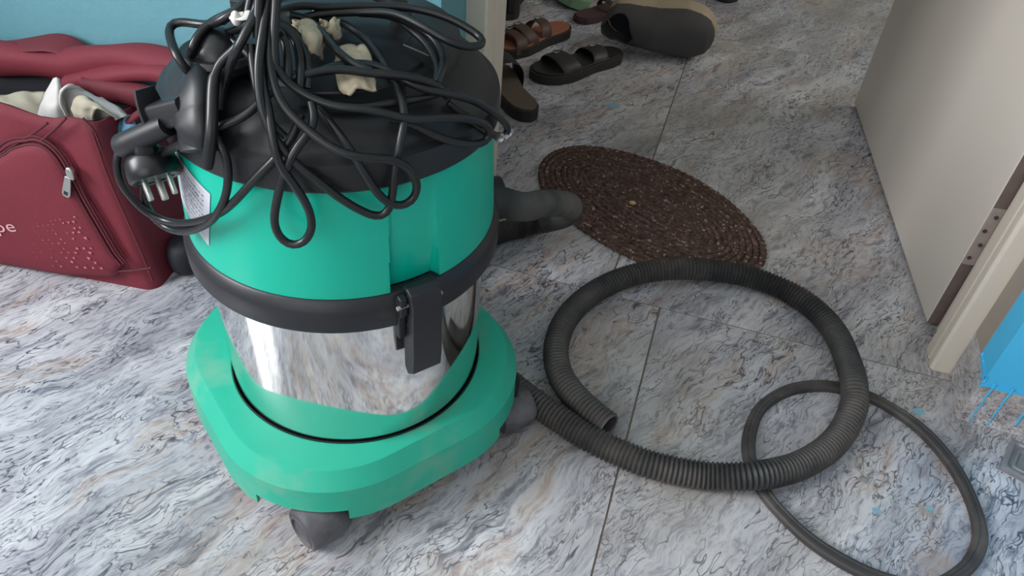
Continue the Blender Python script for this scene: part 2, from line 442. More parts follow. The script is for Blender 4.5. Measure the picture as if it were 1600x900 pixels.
# ------------------------------------------------------------------ coordinates of the flexible things
CABLES = {
 'A': [[-0.3841,0.5591,0.6076],[-0.3836,0.5551,0.6025],[-0.3827,0.5502,0.5979],[-0.3825,0.5444,0.5941],[-0.3834,0.5383,0.5908],[-0.3853,0.5325,0.5878],[-0.3887,0.5271,0.585],[-0.3937,0.5231,0.5819],[-0.4007,0.5235,0.5778],[-0.4085,0.5267,0.5732],[-0.4178,0.5296,0.5694],[-0.4303,0.5303,0.568],[-0.4428,0.5293,0.5679],[-0.4501,0.5283,0.5669],[-0.4522,0.5267,0.5654],[-0.4509,0.5231,0.564],[-0.4474,0.5174,0.5627],[-0.4417,0.5106,0.5612],[-0.4346,0.5031,0.5591],[-0.4259,0.495,0.556],[-0.4195,0.4903,0.552],[-0.418,0.4923,0.5464],[-0.4178,0.4963,0.5407],[-0.417,0.4976,0.5381]],
 'B': [[-0.3811,0.5603,0.6087],[-0.3804,0.5555,0.6024],[-0.3797,0.5501,0.5964],[-0.3821,0.544,0.5912],[-0.3879,0.5378,0.5864],[-0.3951,0.5339,0.5818],[-0.4017,0.5327,0.5785],[-0.4075,0.5317,0.5762],[-0.4122,0.529,0.5733],[-0.4155,0.5246,0.5701],[-0.4173,0.5193,0.5673],[-0.4177,0.5137,0.5647],[-0.4176,0.5088,0.5619],[-0.4191,0.5071,0.5583],[-0.4217,0.5083,0.5541],[-0.424,0.5098,0.5497],[-0.4256,0.5114,0.5448],[-0.4264,0.5127,0.5399],[-0.4265,0.5128,0.5377]],
 'C': [[-0.3722,0.5497,0.6021],[-0.3729,0.5443,0.5937],[-0.3737,0.5391,0.5856],[-0.3763,0.5349,0.5796],[-0.3811,0.5326,0.575],[-0.3878,0.5324,0.5707],[-0.3966,0.5342,0.5666],[-0.4059,0.5362,0.563],[-0.4145,0.5373,0.5584],[-0.4219,0.5365,0.5535],[-0.4272,0.5341,0.5491],[-0.4298,0.5306,0.5459],[-0.4302,0.5257,0.5434],[-0.4289,0.5195,0.541],[-0.4262,0.5126,0.5385],[-0.4224,0.5055,0.5359],[-0.4177,0.4987,0.5333],[-0.4124,0.4924,0.5304],[-0.4072,0.4865,0.5275],[-0.4018,0.4814,0.5244],[-0.3969,0.4769,0.5214],[-0.3926,0.4731,0.5189],[-0.3885,0.4699,0.5165],[-0.3844,0.4667,0.5137],[-0.3803,0.4637,0.5104],[-0.3763,0.4612,0.5071],[-0.3727,0.4598,0.5043],[-0.3696,0.459,0.5012],[-0.3678,0.4582,0.4963],[-0.367,0.4576,0.4896],[-0.3673,0.4569,0.4819],[-0.3687,0.4563,0.473],[-0.3712,0.4557,0.4632],[-0.375,0.4555,0.4536],[-0.3799,0.4553,0.444],[-0.3859,0.4556,0.4348],[-0.3928,0.4569,0.426],[-0.4009,0.4588,0.4175],[-0.4113,0.4612,0.4085],[-0.4245,0.4643,0.3988],[-0.4386,0.4685,0.3898],[-0.4519,0.4732,0.3831],[-0.4637,0.4771,0.3794],[-0.4732,0.4793,0.3792],[-0.4801,0.4797,0.3829],[-0.4842,0.4791,0.3892],[-0.486,0.4787,0.3971],[-0.4864,0.479,0.4058],[-0.486,0.4799,0.4138],[-0.4848,0.4819,0.4214],[-0.4824,0.4841,0.4287],[-0.478,0.4858,0.4362],[-0.4712,0.4861,0.4445],[-0.4618,0.484,0.454],[-0.4496,0.4793,0.4649],[-0.4364,0.4732,0.4758],[-0.4251,0.4687,0.4842],[-0.4152,0.4656,0.491],[-0.4059,0.4636,0.4975],[-0.3981,0.4634,0.5032],[-0.3908,0.4644,0.5079],[-0.3832,0.4658,0.5118],[-0.3756,0.4679,0.5152],[-0.3682,0.4709,0.5187],[-0.3607,0.475,0.5223],[-0.3548,0.4791,0.5257],[-0.3516,0.4824,0.5289],[-0.3498,0.4856,0.5318],[-0.3475,0.4899,0.5347],[-0.3446,0.4949,0.5375],[-0.3414,0.4997,0.5406]],
 'D': [[-0.4887,0.4733,0.4663],[-0.4903,0.4709,0.4634],[-0.4922,0.469,0.4598],[-0.4932,0.467,0.4533],[-0.4933,0.4648,0.444],[-0.4931,0.4638,0.4345],[-0.4927,0.465,0.4266],[-0.4919,0.4675,0.4191],[-0.4905,0.4701,0.4109],[-0.488,0.4724,0.4024],[-0.484,0.4746,0.3952],[-0.478,0.4764,0.3905],[-0.4696,0.477,0.3886],[-0.4597,0.4758,0.3897],[-0.4488,0.4732,0.3934],[-0.4373,0.4699,0.3989],[-0.4259,0.4663,0.4053],[-0.4149,0.463,0.4123],[-0.4042,0.4605,0.4194],[-0.3938,0.4588,0.4265],[-0.3842,0.4576,0.434],[-0.3755,0.4567,0.4422],[-0.3674,0.4561,0.4508],[-0.3593,0.4565,0.46],[-0.3513,0.4579,0.4698],[-0.3437,0.4596,0.4789],[-0.3368,0.4613,0.4867],[-0.3306,0.4635,0.4935],[-0.3256,0.4659,0.4994],[-0.3217,0.4685,0.5044],[-0.3186,0.4716,0.5088],[-0.3162,0.4751,0.5129],[-0.3144,0.4788,0.5167],[-0.3135,0.4827,0.5206],[-0.3133,0.4864,0.5245],[-0.3132,0.49,0.5286]],
 'E': [[-0.3566,0.534,0.6222],[-0.3569,0.529,0.6148],[-0.3569,0.5236,0.6075],[-0.3576,0.5178,0.6002],[-0.3591,0.5119,0.5925],[-0.3613,0.5066,0.5852],[-0.3641,0.5022,0.5786],[-0.3675,0.4985,0.5726],[-0.3717,0.4954,0.5679],[-0.3766,0.4928,0.5649],[-0.3807,0.4902,0.5614],[-0.3828,0.4872,0.5568],[-0.3834,0.4835,0.5517],[-0.3827,0.4787,0.5459],[-0.3807,0.473,0.5393],[-0.3784,0.4673,0.533],[-0.3767,0.4627,0.5275],[-0.3756,0.459,0.522],[-0.3754,0.4562,0.5162],[-0.376,0.4541,0.5103],[-0.3772,0.4527,0.5037],[-0.3793,0.4519,0.4961],[-0.3811,0.4506,0.4886],[-0.3815,0.4495,0.4851]],
 'F': [[-0.3551,0.5367,0.624],[-0.3546,0.5291,0.615],[-0.3534,0.5204,0.6069],[-0.3522,0.5123,0.6016],[-0.3515,0.5059,0.599],[-0.352,0.4999,0.5955],[-0.3543,0.4929,0.5885],[-0.3578,0.4869,0.5802],[-0.3617,0.4855,0.5735],[-0.3654,0.4879,0.5688],[-0.3692,0.4902,0.5637],[-0.3735,0.4905,0.5569],[-0.3775,0.4898,0.5496],[-0.3805,0.4891,0.543],[-0.3825,0.4884,0.5369],[-0.3838,0.4873,0.5315],[-0.3845,0.4862,0.527],[-0.3848,0.4848,0.5232],[-0.3848,0.4839,0.5213]],
 'G': [[-0.3991,0.5326,0.5602],[-0.3943,0.5312,0.5586],[-0.3887,0.5285,0.5577],[-0.3823,0.5251,0.5566],[-0.3753,0.5213,0.5552],[-0.3688,0.5173,0.5538],[-0.3636,0.5128,0.5524],[-0.3593,0.5083,0.5509],[-0.3555,0.5043,0.5493],[-0.3526,0.5008,0.5474],[-0.3504,0.4982,0.545]],
 'H': [[-0.3472,0.5305,0.6223],[-0.3473,0.5248,0.6147],[-0.3468,0.5184,0.6075],[-0.3458,0.5118,0.6012],[-0.3446,0.5057,0.5955],[-0.3434,0.4997,0.5896],[-0.3426,0.4935,0.5824],[-0.342,0.4879,0.5747],[-0.3414,0.4836,0.5679],[-0.3405,0.4805,0.562],[-0.3395,0.4778,0.5564],[-0.3384,0.4752,0.551],[-0.337,0.4729,0.546],[-0.3354,0.4707,0.541],[-0.3337,0.4688,0.5359],[-0.3317,0.4675,0.531],[-0.3295,0.4668,0.5263],[-0.3269,0.4664,0.5217],[-0.324,0.4662,0.517],[-0.3209,0.466,0.5123],[-0.3173,0.466,0.5074],[-0.3131,0.4663,0.5023],[-0.3084,0.4669,0.4971],[-0.3033,0.468,0.492],[-0.2978,0.4697,0.4871],[-0.2923,0.4717,0.4819],[-0.2872,0.4735,0.4761],[-0.2821,0.4755,0.4699],[-0.2767,0.4783,0.4639],[-0.2707,0.4814,0.458],[-0.2649,0.4847,0.4527],[-0.2589,0.4877,0.4479],[-0.2532,0.4906,0.4442],[-0.2489,0.4931,0.4425],[-0.2461,0.4951,0.4429],[-0.2439,0.4967,0.4452],[-0.2423,0.4983,0.4496],[-0.2412,0.4996,0.4557],[-0.2403,0.5009,0.4633],[-0.2398,0.5025,0.4722],[-0.2393,0.5043,0.4812],[-0.2387,0.5065,0.4898],[-0.2382,0.5092,0.4979],[-0.2377,0.5122,0.5052],[-0.2373,0.5156,0.5117],[-0.237,0.5188,0.5169],[-0.237,0.5211,0.5196],[-0.2374,0.5236,0.5212],[-0.2389,0.5275,0.5238],[-0.2414,0.5328,0.5273],[-0.2449,0.5389,0.5306],[-0.2496,0.5453,0.5335],[-0.2553,0.552,0.5364],[-0.2619,0.5589,0.5392],[-0.2695,0.5659,0.5422],[-0.2775,0.5731,0.545],[-0.2855,0.5807,0.5476],[-0.2938,0.5883,0.55],[-0.3026,0.5953,0.5518],[-0.3117,0.6015,0.5533],[-0.3205,0.6064,0.5547],[-0.3287,0.6096,0.5563],[-0.3361,0.6105,0.558],[-0.3432,0.6084,0.5595],[-0.3498,0.6034,0.5607],[-0.3557,0.5963,0.5619],[-0.3609,0.5878,0.5625],[-0.3659,0.5786,0.5628],[-0.3685,0.5744,0.5628]],
 'I': [[-0.3517,0.5409,0.6184],[-0.3509,0.5344,0.6106],[-0.3492,0.5267,0.6033],[-0.3472,0.5184,0.5964],[-0.3452,0.5102,0.5895],[-0.3438,0.503,0.5821],[-0.3433,0.4967,0.5739],[-0.3427,0.4908,0.5658],[-0.3412,0.4861,0.5585],[-0.3385,0.4823,0.5523],[-0.3353,0.4784,0.5461],[-0.3317,0.4739,0.5391],[-0.328,0.4695,0.5317],[-0.3252,0.4655,0.525],[-0.3235,0.462,0.5185],[-0.322,0.4595,0.5122],[-0.3202,0.4584,0.506],[-0.3183,0.4582,0.5],[-0.3158,0.4585,0.4938],[-0.3125,0.4595,0.4875],[-0.3091,0.4606,0.4811],[-0.3058,0.4615,0.4742],[-0.3026,0.4624,0.467],[-0.3003,0.4631,0.4597],[-0.2986,0.4634,0.4521],[-0.2978,0.4633,0.4449],[-0.2984,0.4625,0.438],[-0.3,0.4612,0.4316],[-0.3028,0.4596,0.4263],[-0.3068,0.4574,0.422],[-0.3113,0.4555,0.4196],[-0.316,0.454,0.4195],[-0.3207,0.4529,0.4215],[-0.3245,0.4524,0.4256],[-0.3276,0.4525,0.4321],[-0.3291,0.4529,0.4397],[-0.3284,0.454,0.4479],[-0.3263,0.4554,0.4568],[-0.3241,0.4565,0.4657],[-0.3216,0.4578,0.4745],[-0.3192,0.4591,0.4825],[-0.3168,0.4601,0.4891],[-0.3145,0.4612,0.4948],[-0.3124,0.4628,0.5002],[-0.3105,0.4649,0.5051],[-0.3087,0.4675,0.5093],[-0.3066,0.4703,0.5127],[-0.3044,0.4734,0.5157],[-0.3024,0.4767,0.5185],[-0.3004,0.4801,0.5213],[-0.2993,0.4835,0.5241],[-0.2993,0.4869,0.5272],[-0.3003,0.49,0.5303],[-0.3019,0.4928,0.5331],[-0.3042,0.4949,0.5356],[-0.3064,0.4965,0.5384]],
 'J': [[-0.342,0.5108,0.5949],[-0.341,0.5052,0.5868],[-0.3396,0.4991,0.579],[-0.3374,0.4937,0.5716],[-0.3347,0.4893,0.5641],[-0.3319,0.4859,0.557],[-0.3291,0.4835,0.5508],[-0.3259,0.4816,0.5454],[-0.3223,0.4799,0.541],[-0.3182,0.4785,0.5377],[-0.3135,0.477,0.5349],[-0.3085,0.4756,0.5322],[-0.3032,0.4745,0.5295],[-0.2975,0.4737,0.5265],[-0.2915,0.4732,0.523],[-0.2851,0.4731,0.5195],[-0.2782,0.4736,0.516],[-0.271,0.4747,0.5127],[-0.264,0.4768,0.5103],[-0.2573,0.48,0.5088],[-0.251,0.4838,0.5073],[-0.2454,0.4882,0.5058],[-0.2403,0.4933,0.504],[-0.236,0.4981,0.5009],[-0.2323,0.5029,0.4967],[-0.2292,0.5073,0.4915],[-0.2264,0.511,0.4851],[-0.2242,0.5139,0.478],[-0.2232,0.5157,0.4708],[-0.2233,0.5159,0.4637],[-0.2244,0.5149,0.4578],[-0.227,0.5125,0.4535],[-0.2304,0.509,0.451],[-0.2337,0.5055,0.4505],[-0.237,0.5021,0.452],[-0.2403,0.4989,0.4549],[-0.2436,0.4959,0.459],[-0.247,0.4934,0.464],[-0.2502,0.4914,0.4697],[-0.2533,0.4903,0.4761],[-0.2564,0.4895,0.4824],[-0.2594,0.4891,0.4882],[-0.2624,0.489,0.4937],[-0.2655,0.4893,0.4987],[-0.2687,0.49,0.5031],[-0.2722,0.4911,0.5071],[-0.2763,0.4925,0.5107],[-0.2806,0.4943,0.5139],[-0.285,0.4963,0.5168],[-0.2894,0.4986,0.5192],[-0.294,0.5011,0.5216],[-0.2989,0.5039,0.5243],[-0.3041,0.5066,0.5271],[-0.3094,0.5089,0.5295],[-0.3147,0.5104,0.5317],[-0.3196,0.5112,0.5343]],
 'K': [[-0.3396,0.4981,0.5572],[-0.335,0.5012,0.5555],[-0.3305,0.5048,0.5537],[-0.3258,0.5093,0.5525],[-0.3209,0.5148,0.5516],[-0.316,0.521,0.5512],[-0.3111,0.5281,0.5517],[-0.3061,0.5354,0.5527],[-0.301,0.5417,0.5529],[-0.2958,0.5468,0.5527],[-0.2903,0.5509,0.5522],[-0.2845,0.554,0.5516],[-0.2785,0.5563,0.5508],[-0.2731,0.5575,0.5498],[-0.2684,0.5577,0.5485],[-0.2632,0.5577,0.5468],[-0.2569,0.5577,0.5443],[-0.2503,0.5578,0.5414],[-0.2444,0.5585,0.5391],[-0.2396,0.5598,0.5371],[-0.2343,0.5623,0.5351],[-0.2279,0.5664,0.5329],[-0.2209,0.5718,0.5304],[-0.2141,0.5779,0.5271],[-0.2073,0.5849,0.5231],[-0.2011,0.5926,0.5179],[-0.1957,0.6005,0.5112],[-0.191,0.6088,0.5034],[-0.1883,0.6209,0.4934],[-0.187,0.6344,0.4824],[-0.186,0.6454,0.4726],[-0.1853,0.6533,0.4645],[-0.1849,0.6575,0.4585],[-0.1854,0.6577,0.4549],[-0.1867,0.6536,0.4536],[-0.1879,0.6463,0.4554],[-0.1886,0.6366,0.4608],[-0.1892,0.6249,0.4687],[-0.1904,0.6141,0.4765],[-0.1928,0.6059,0.4836],[-0.1963,0.5995,0.49],[-0.2015,0.5943,0.4962],[-0.2074,0.5902,0.502],[-0.2126,0.5872,0.5071],[-0.2173,0.5852,0.5116],[-0.2221,0.584,0.5155]],
 'L': [[-0.3276,0.5055,0.551],[-0.3168,0.5139,0.5533],[-0.3058,0.5219,0.5553],[-0.2952,0.5284,0.5556],[-0.2847,0.5334,0.5541],[-0.2752,0.5377,0.5524],[-0.2672,0.5417,0.5516],[-0.2603,0.5456,0.5507],[-0.2535,0.5499,0.5495],[-0.247,0.5549,0.5478],[-0.2409,0.5601,0.5452],[-0.2349,0.5656,0.5414],[-0.2293,0.5709,0.537],[-0.2253,0.5751,0.5323],[-0.2228,0.5777,0.5275],[-0.2202,0.5789,0.5233]],
 'M': [[-0.3341,0.494,0.5665],[-0.3327,0.494,0.563],[-0.3313,0.4943,0.5593],[-0.3286,0.4949,0.5555],[-0.3248,0.4956,0.5515],[-0.32,0.4964,0.5478],[-0.3145,0.4971,0.5446],[-0.3082,0.4979,0.5418],[-0.3013,0.499,0.5395],[-0.2938,0.5006,0.5375],[-0.2864,0.5024,0.536],[-0.28,0.5046,0.5353],[-0.2739,0.5073,0.535],[-0.2677,0.5101,0.5343],[-0.2614,0.5131,0.5332],[-0.2548,0.5164,0.5317],[-0.2473,0.5198,0.5291],[-0.2397,0.5236,0.5261],[-0.2336,0.5278,0.524],[-0.2291,0.5325,0.5227],[-0.2245,0.5381,0.5214],[-0.2189,0.5446,0.5199],[-0.2129,0.5518,0.5183],[-0.2067,0.5592,0.516],[-0.2001,0.5671,0.5131],[-0.1944,0.5748,0.5093],[-0.1903,0.5819,0.5047],[-0.1873,0.5883,0.4994],[-0.1856,0.5934,0.4938],[-0.1848,0.5966,0.4883],[-0.1848,0.5977,0.4837],[-0.1859,0.5967,0.4806],[-0.1876,0.5935,0.479],[-0.1897,0.5889,0.479],[-0.1923,0.5831,0.4805],[-0.1959,0.5765,0.4831],[-0.2013,0.5692,0.4866],[-0.2078,0.562,0.4907],[-0.2137,0.5557,0.4952],[-0.2195,0.5505,0.4999],[-0.225,0.5462,0.5043],[-0.2295,0.5428,0.5081],[-0.2338,0.54,0.5115],[-0.2395,0.537,0.5144],[-0.2463,0.5338,0.5168],[-0.2533,0.5308,0.519]],
 'M2': [[-0.3399,0.5127,0.5548],[-0.3379,0.5113,0.5501],[-0.3356,0.51,0.5455],[-0.3319,0.5096,0.5413],[-0.3268,0.5098,0.5376],[-0.3208,0.5103,0.5345],[-0.3141,0.511,0.5321],[-0.3066,0.5123,0.5303],[-0.2981,0.5147,0.5288],[-0.2887,0.5186,0.5275],[-0.279,0.5242,0.5266],[-0.2688,0.5319,0.5265],[-0.2586,0.5411,0.5266],[-0.2495,0.5505,0.5265],[-0.2412,0.56,0.5262],[-0.2342,0.569,0.5261],[-0.2292,0.5766,0.5261],[-0.2251,0.5827,0.5266],[-0.2227,0.5853,0.5271]],
 'N': [[-0.3535,0.5302,0.5911],[-0.355,0.5397,0.5893],[-0.3571,0.5506,0.5869],[-0.358,0.5617,0.5843],[-0.3572,0.5728,0.5817],[-0.3554,0.5825,0.5792],[-0.3535,0.5896,0.5766],[-0.3504,0.5951,0.5743],[-0.3442,0.6012,0.5732],[-0.3351,0.6082,0.573],[-0.3253,0.615,0.5729],[-0.3155,0.6213,0.5725],[-0.3056,0.6271,0.5719],[-0.2968,0.632,0.5715],[-0.2891,0.6359,0.5713],[-0.2813,0.639,0.5708],[-0.273,0.6415,0.57],[-0.2646,0.6435,0.5687],[-0.2564,0.6451,0.5673],[-0.2486,0.6463,0.5656],[-0.2409,0.6471,0.5635],[-0.2329,0.6475,0.5606],[-0.2253,0.6474,0.5575],[-0.2191,0.6467,0.5552],[-0.2141,0.6455,0.5537],[-0.2106,0.6432,0.5527],[-0.2088,0.6396,0.5517],[-0.2086,0.6349,0.5511],[-0.2104,0.6295,0.5515],[-0.2147,0.6238,0.5524],[-0.2196,0.6187,0.5539],[-0.2243,0.615,0.5558],[-0.2294,0.6125,0.5579],[-0.2349,0.6111,0.5599],[-0.2408,0.6107,0.562],[-0.247,0.6111,0.5639],[-0.2532,0.6123,0.5656],[-0.26,0.6143,0.5671],[-0.2683,0.6164,0.5686],[-0.278,0.6187,0.5701],[-0.2887,0.6202,0.5708],[-0.3,0.62,0.57],[-0.3118,0.6177,0.5688],[-0.3241,0.6127,0.5681],[-0.337,0.6045,0.5681],[-0.3479,0.5948,0.5684],[-0.3556,0.5848,0.5686],[-0.3618,0.5746,0.5686],[-0.3651,0.5698,0.5685]],
 'O': [[-0.33,0.6327,0.5596],[-0.3178,0.6389,0.5588],[-0.3055,0.6436,0.5583],[-0.2955,0.6443,0.5569],[-0.2881,0.641,0.5545],[-0.2805,0.6361,0.5524],[-0.2718,0.6311,0.5508],[-0.2632,0.6258,0.549],[-0.2558,0.6202,0.547],[-0.2494,0.6141,0.5446],[-0.2439,0.6078,0.5421],[-0.2392,0.6013,0.5396],[-0.2356,0.5948,0.537],[-0.2335,0.5885,0.5348],[-0.233,0.5828,0.5329],[-0.2332,0.5783,0.5305]],
 'P': [[-0.3031,0.6309,0.5662],[-0.2903,0.633,0.5619],[-0.2774,0.634,0.5582],[-0.2672,0.6331,0.5555],[-0.2598,0.6305,0.5538],[-0.2533,0.6266,0.5521],[-0.2466,0.6216,0.5495],[-0.2408,0.6156,0.5468],[-0.2363,0.609,0.5446],[-0.2334,0.602,0.5429],[-0.2314,0.5948,0.541],[-0.2306,0.5877,0.5388],[-0.2307,0.5812,0.5361],[-0.2309,0.5785,0.5345]],
 'Q': [[-0.3652,0.5712,0.5736],[-0.3629,0.5754,0.5718],[-0.3602,0.579,0.5702],[-0.3563,0.5807,0.5687],[-0.3511,0.5802,0.5675],[-0.3449,0.5774,0.5666],[-0.3381,0.5724,0.5657],[-0.3308,0.5661,0.5645],[-0.3232,0.5599,0.5634],[-0.3156,0.5539,0.5619],[-0.3081,0.5489,0.5602],[-0.3012,0.5449,0.5586],[-0.2945,0.5421,0.5569],[-0.2877,0.5406,0.5554],[-0.2807,0.5405,0.554],[-0.274,0.5412,0.5523]],
 'R': [[-0.3398,0.5092,0.5882],[-0.3418,0.5165,0.5846],[-0.3429,0.5224,0.5813],[-0.3423,0.5242,0.5777],[-0.34,0.5222,0.5736],[-0.3365,0.5175,0.5699],[-0.3324,0.5111,0.5662],[-0.3284,0.5043,0.5623],[-0.3266,0.5003,0.5583],[-0.3267,0.4987,0.5543],[-0.3269,0.4971,0.5504]],
 'R2': [[-0.3466,0.5218,0.5849],[-0.3451,0.5287,0.5811],[-0.3425,0.5337,0.5778],[-0.339,0.5342,0.5737],[-0.3346,0.5306,0.5688],[-0.3297,0.5246,0.5646],[-0.3251,0.5177,0.5615],[-0.3213,0.5112,0.5584],[-0.3195,0.5071,0.5548],[-0.3194,0.5052,0.5506],[-0.3196,0.5035,0.5464]],
 'R3': [[-0.3546,0.5364,0.5813],[-0.3507,0.5414,0.5772],[-0.3458,0.5446,0.5736],[-0.3404,0.544,0.5696],[-0.3345,0.5396,0.5651],[-0.3285,0.5332,0.5614],[-0.3232,0.526,0.5585],[-0.3193,0.5192,0.5556],[-0.3169,0.5144,0.5519],[-0.3161,0.5111,0.5477],[-0.3158,0.5083,0.5433]],
 'S1': [[-0.3725,0.5203,0.5833],[-0.3718,0.5238,0.5893],[-0.3712,0.5276,0.5953],[-0.3709,0.5318,0.6022],[-0.3707,0.5363,0.6105],[-0.37,0.54,0.6182],[-0.3684,0.5429,0.6251],[-0.366,0.5448,0.6307],[-0.3629,0.5451,0.6327],[-0.3591,0.5443,0.6309],[-0.3558,0.5424,0.6271],[-0.3533,0.5393,0.6218],[-0.351,0.5348,0.615],[-0.3488,0.5293,0.608],[-0.3469,0.5228,0.6006],[-0.3452,0.5156,0.5926],[-0.3438,0.5081,0.5836],[-0.3428,0.5007,0.5738],[-0.3425,0.4974,0.5688]],
 'S2': [[-0.3482,0.4976,0.5833],[-0.3491,0.502,0.5917],[-0.3498,0.5062,0.6001],[-0.3502,0.5102,0.6088],[-0.35,0.5136,0.618],[-0.349,0.5162,0.6263],[-0.3472,0.5182,0.6335],[-0.345,0.5199,0.6388],[-0.3429,0.5209,0.6399],[-0.3407,0.5213,0.6368],[-0.339,0.5208,0.6313],[-0.3381,0.5191,0.6238],[-0.3375,0.5159,0.6145],[-0.3369,0.5118,0.6048],[-0.3366,0.5067,0.5942],[-0.3361,0.5019,0.584],[-0.335,0.498,0.5749],[-0.3336,0.4946,0.5663],[-0.3329,0.4927,0.562]],
 'S3': [[-0.3534,0.4955,0.5779],[-0.3518,0.4929,0.5732],[-0.3499,0.4899,0.5686],[-0.3477,0.4865,0.5629],[-0.3452,0.4827,0.5561],[-0.3427,0.4793,0.5496],[-0.3402,0.4771,0.544],[-0.3379,0.4758,0.5388],[-0.3357,0.4748,0.5335],[-0.3336,0.4741,0.5282],[-0.3312,0.474,0.5233],[-0.3278,0.4749,0.5191],[-0.3239,0.476,0.5155],[-0.3219,0.4764,0.5137]],
}
HOSE = [[-0.275,0.7,0.315],[-0.235,0.73,0.318],[-0.2005,0.8,0.2699],[-0.1861,0.86,0.2405],[-0.1725,0.92,0.2059],[-0.1692,0.98,0.1637],[-0.1782,1.04,0.1111],[-0.1951,1.0696,0.075],[-0.2296,1.1004,0.035],[-0.2664,1.091,0.0195],[-0.3002,1.0603,0.0195],[-0.3274,1.0108,0.0195],[-0.3326,0.9514,0.0195],[-0.3176,0.89,0.0195],[-0.2792,0.8161,0.0195],[-0.2268,0.7559,0.0195],[-0.1772,0.7249,0.0195],[-0.1374,0.7042,0.0195],[-0.0954,0.6869,0.0195],[-0.0456,0.6681,0.0195],[0.0005,0.6582,0.0195],[0.0443,0.6537,0.0195],[0.1107,0.6612,0.0195],[0.1726,0.6754,0.031],[0.2303,0.7192,0.024],[0.2775,0.7822,0.0195],[0.3007,0.8459,0.026],[0.3017,0.883,0.031],[0.2986,0.928,0.027],[0.2793,1.013,0.0195],[0.2384,1.0671,0.0195],[0.1794,1.0975,0.0195],[0.102,1.0931,0.027],[0.0169,1.0643,0.031],[-0.0572,1.0218,0.025],[-0.1085,0.9588,0.0195],[-0.1329,0.8849,0.0195],[-0.1318,0.8186,0.0195],[-0.1136,0.7689,0.02],[-0.0872,0.7362,0.022],[-0.0553,0.7096,0.026],[-0.0244,0.6909,0.028]]
GASKET = [[0.1694,0.7207,0.006],[0.1659,0.7694,0.006],[0.1786,0.8227,0.006],[0.2133,0.8702,0.006],[0.2548,0.897,0.006],[0.2923,0.9059,0.006],[0.3339,0.9028,0.006],[0.3737,0.8852,0.006],[0.4111,0.8554,0.006],[0.4404,0.81,0.006],[0.457,0.7596,0.006],[0.4614,0.7108,0.006],[0.4511,0.6739,0.006],[0.4307,0.6413,0.006],[0.3958,0.6097,0.006],[0.3585,0.599,0.006],[0.3217,0.5989,0.006],[0.2845,0.6077,0.006],[0.2499,0.6228,0.006],[0.2176,0.6467,0.006],[0.1918,0.6748,0.006]]

TIE = [-0.3745, 0.522, 0.5881]
FOIL = [-0.1867, 0.6536, 0.4536]
GRIP = [[-0.4887, 0.4733, 0.4663], [-0.4361, 0.4773, 0.4981]]
BRACKET = [[-0.4271, 0.5252, 0.5277], [-0.4182, 0.5036, 0.5295], [-0.4102, 0.4864, 0.5262], [-0.4064, 0.4769, 0.5169], [-0.4005, 0.4672, 0.5084], [-0.4023, 0.4671, 0.4948], [-0.4008, 0.4636, 0.4884]]
HOOK = [[-0.4197, 0.4801, 0.5142], [-0.4548, 0.4861, 0.4974], [-0.4617, 0.4881, 0.5214], [-0.4516, 0.4821, 0.4914]]
RAGS = [["pale beige rag strip knotted round the handle among the cords", [[[-0.375, 0.5866, 0.5571], [-0.3567, 0.5687, 0.5715], [-0.3465, 0.5684, 0.5735], [-0.3401, 0.571, 0.567]], [[-0.3505, 0.5595, 0.5603], [-0.3373, 0.5476, 0.574], [-0.331, 0.5534, 0.5741], [-0.3323, 0.5686, 0.5603]], [[-0.3424, 0.5483, 0.5549], [-0.3285, 0.537, 0.5687], [-0.3232, 0.5422, 0.5688], [-0.3278, 0.5594, 0.5556]], [[-0.3392, 0.5462, 0.5472], [-0.3285, 0.5366, 0.5567], [-0.324, 0.5413, 0.5568], [-0.327, 0.5539, 0.5477]]], 0.0015], ["frayed tan rag end sticking up behind the handle", [[[-0.3451, 0.5883, 0.5621], [-0.3372, 0.5862, 0.5677], [-0.3314, 0.5894, 0.5676], [-0.3294, 0.5961, 0.5598]], [[-0.34, 0.5804, 0.559], [-0.3314, 0.5771, 0.5653], [-0.3267, 0.5798, 0.5652], [-0.3263, 0.5871, 0.5567]], [[-0.3384, 0.5827, 0.5503], [-0.3317, 0.5784, 0.5567], [-0.3279, 0.5806, 0.5566], [-0.3297, 0.5887, 0.5485]]], 0.003], ["frayed light rag flap lying over the front of the black head", [[[-0.3194, 0.5664, 0.5487], [-0.3137, 0.574, 0.5538], [-0.3055, 0.5819, 0.5534], [-0.2977, 0.5855, 0.5488]], [[-0.31, 0.5453, 0.5454], [-0.3013, 0.5489, 0.5502], [-0.2927, 0.5555, 0.5504], [-0.2835, 0.5628, 0.5446]], [[-0.3006, 0.53, 0.5425], [-0.2911, 0.5315, 0.5461], [-0.2839, 0.5393, 0.5465], [-0.274, 0.5474, 0.5416]], [[-0.2906, 0.521, 0.5372], [-0.284, 0.522, 0.5393], [-0.2782, 0.5316, 0.5408], [-0.2686, 0.5404, 0.5377]]], 0.0015], ["thin whitish torn rag lying at the back of the black head", [[[-0.3706, 0.6207, 0.5594], [-0.3576, 0.6238, 0.5618], [-0.3461, 0.6266, 0.5618], [-0.3381, 0.6334, 0.5591]], [[-0.3665, 0.6157, 0.5595], [-0.3521, 0.6157, 0.5615], [-0.3417, 0.6179, 0.5615], [-0.3342, 0.628, 0.5587]]], 0.001]]
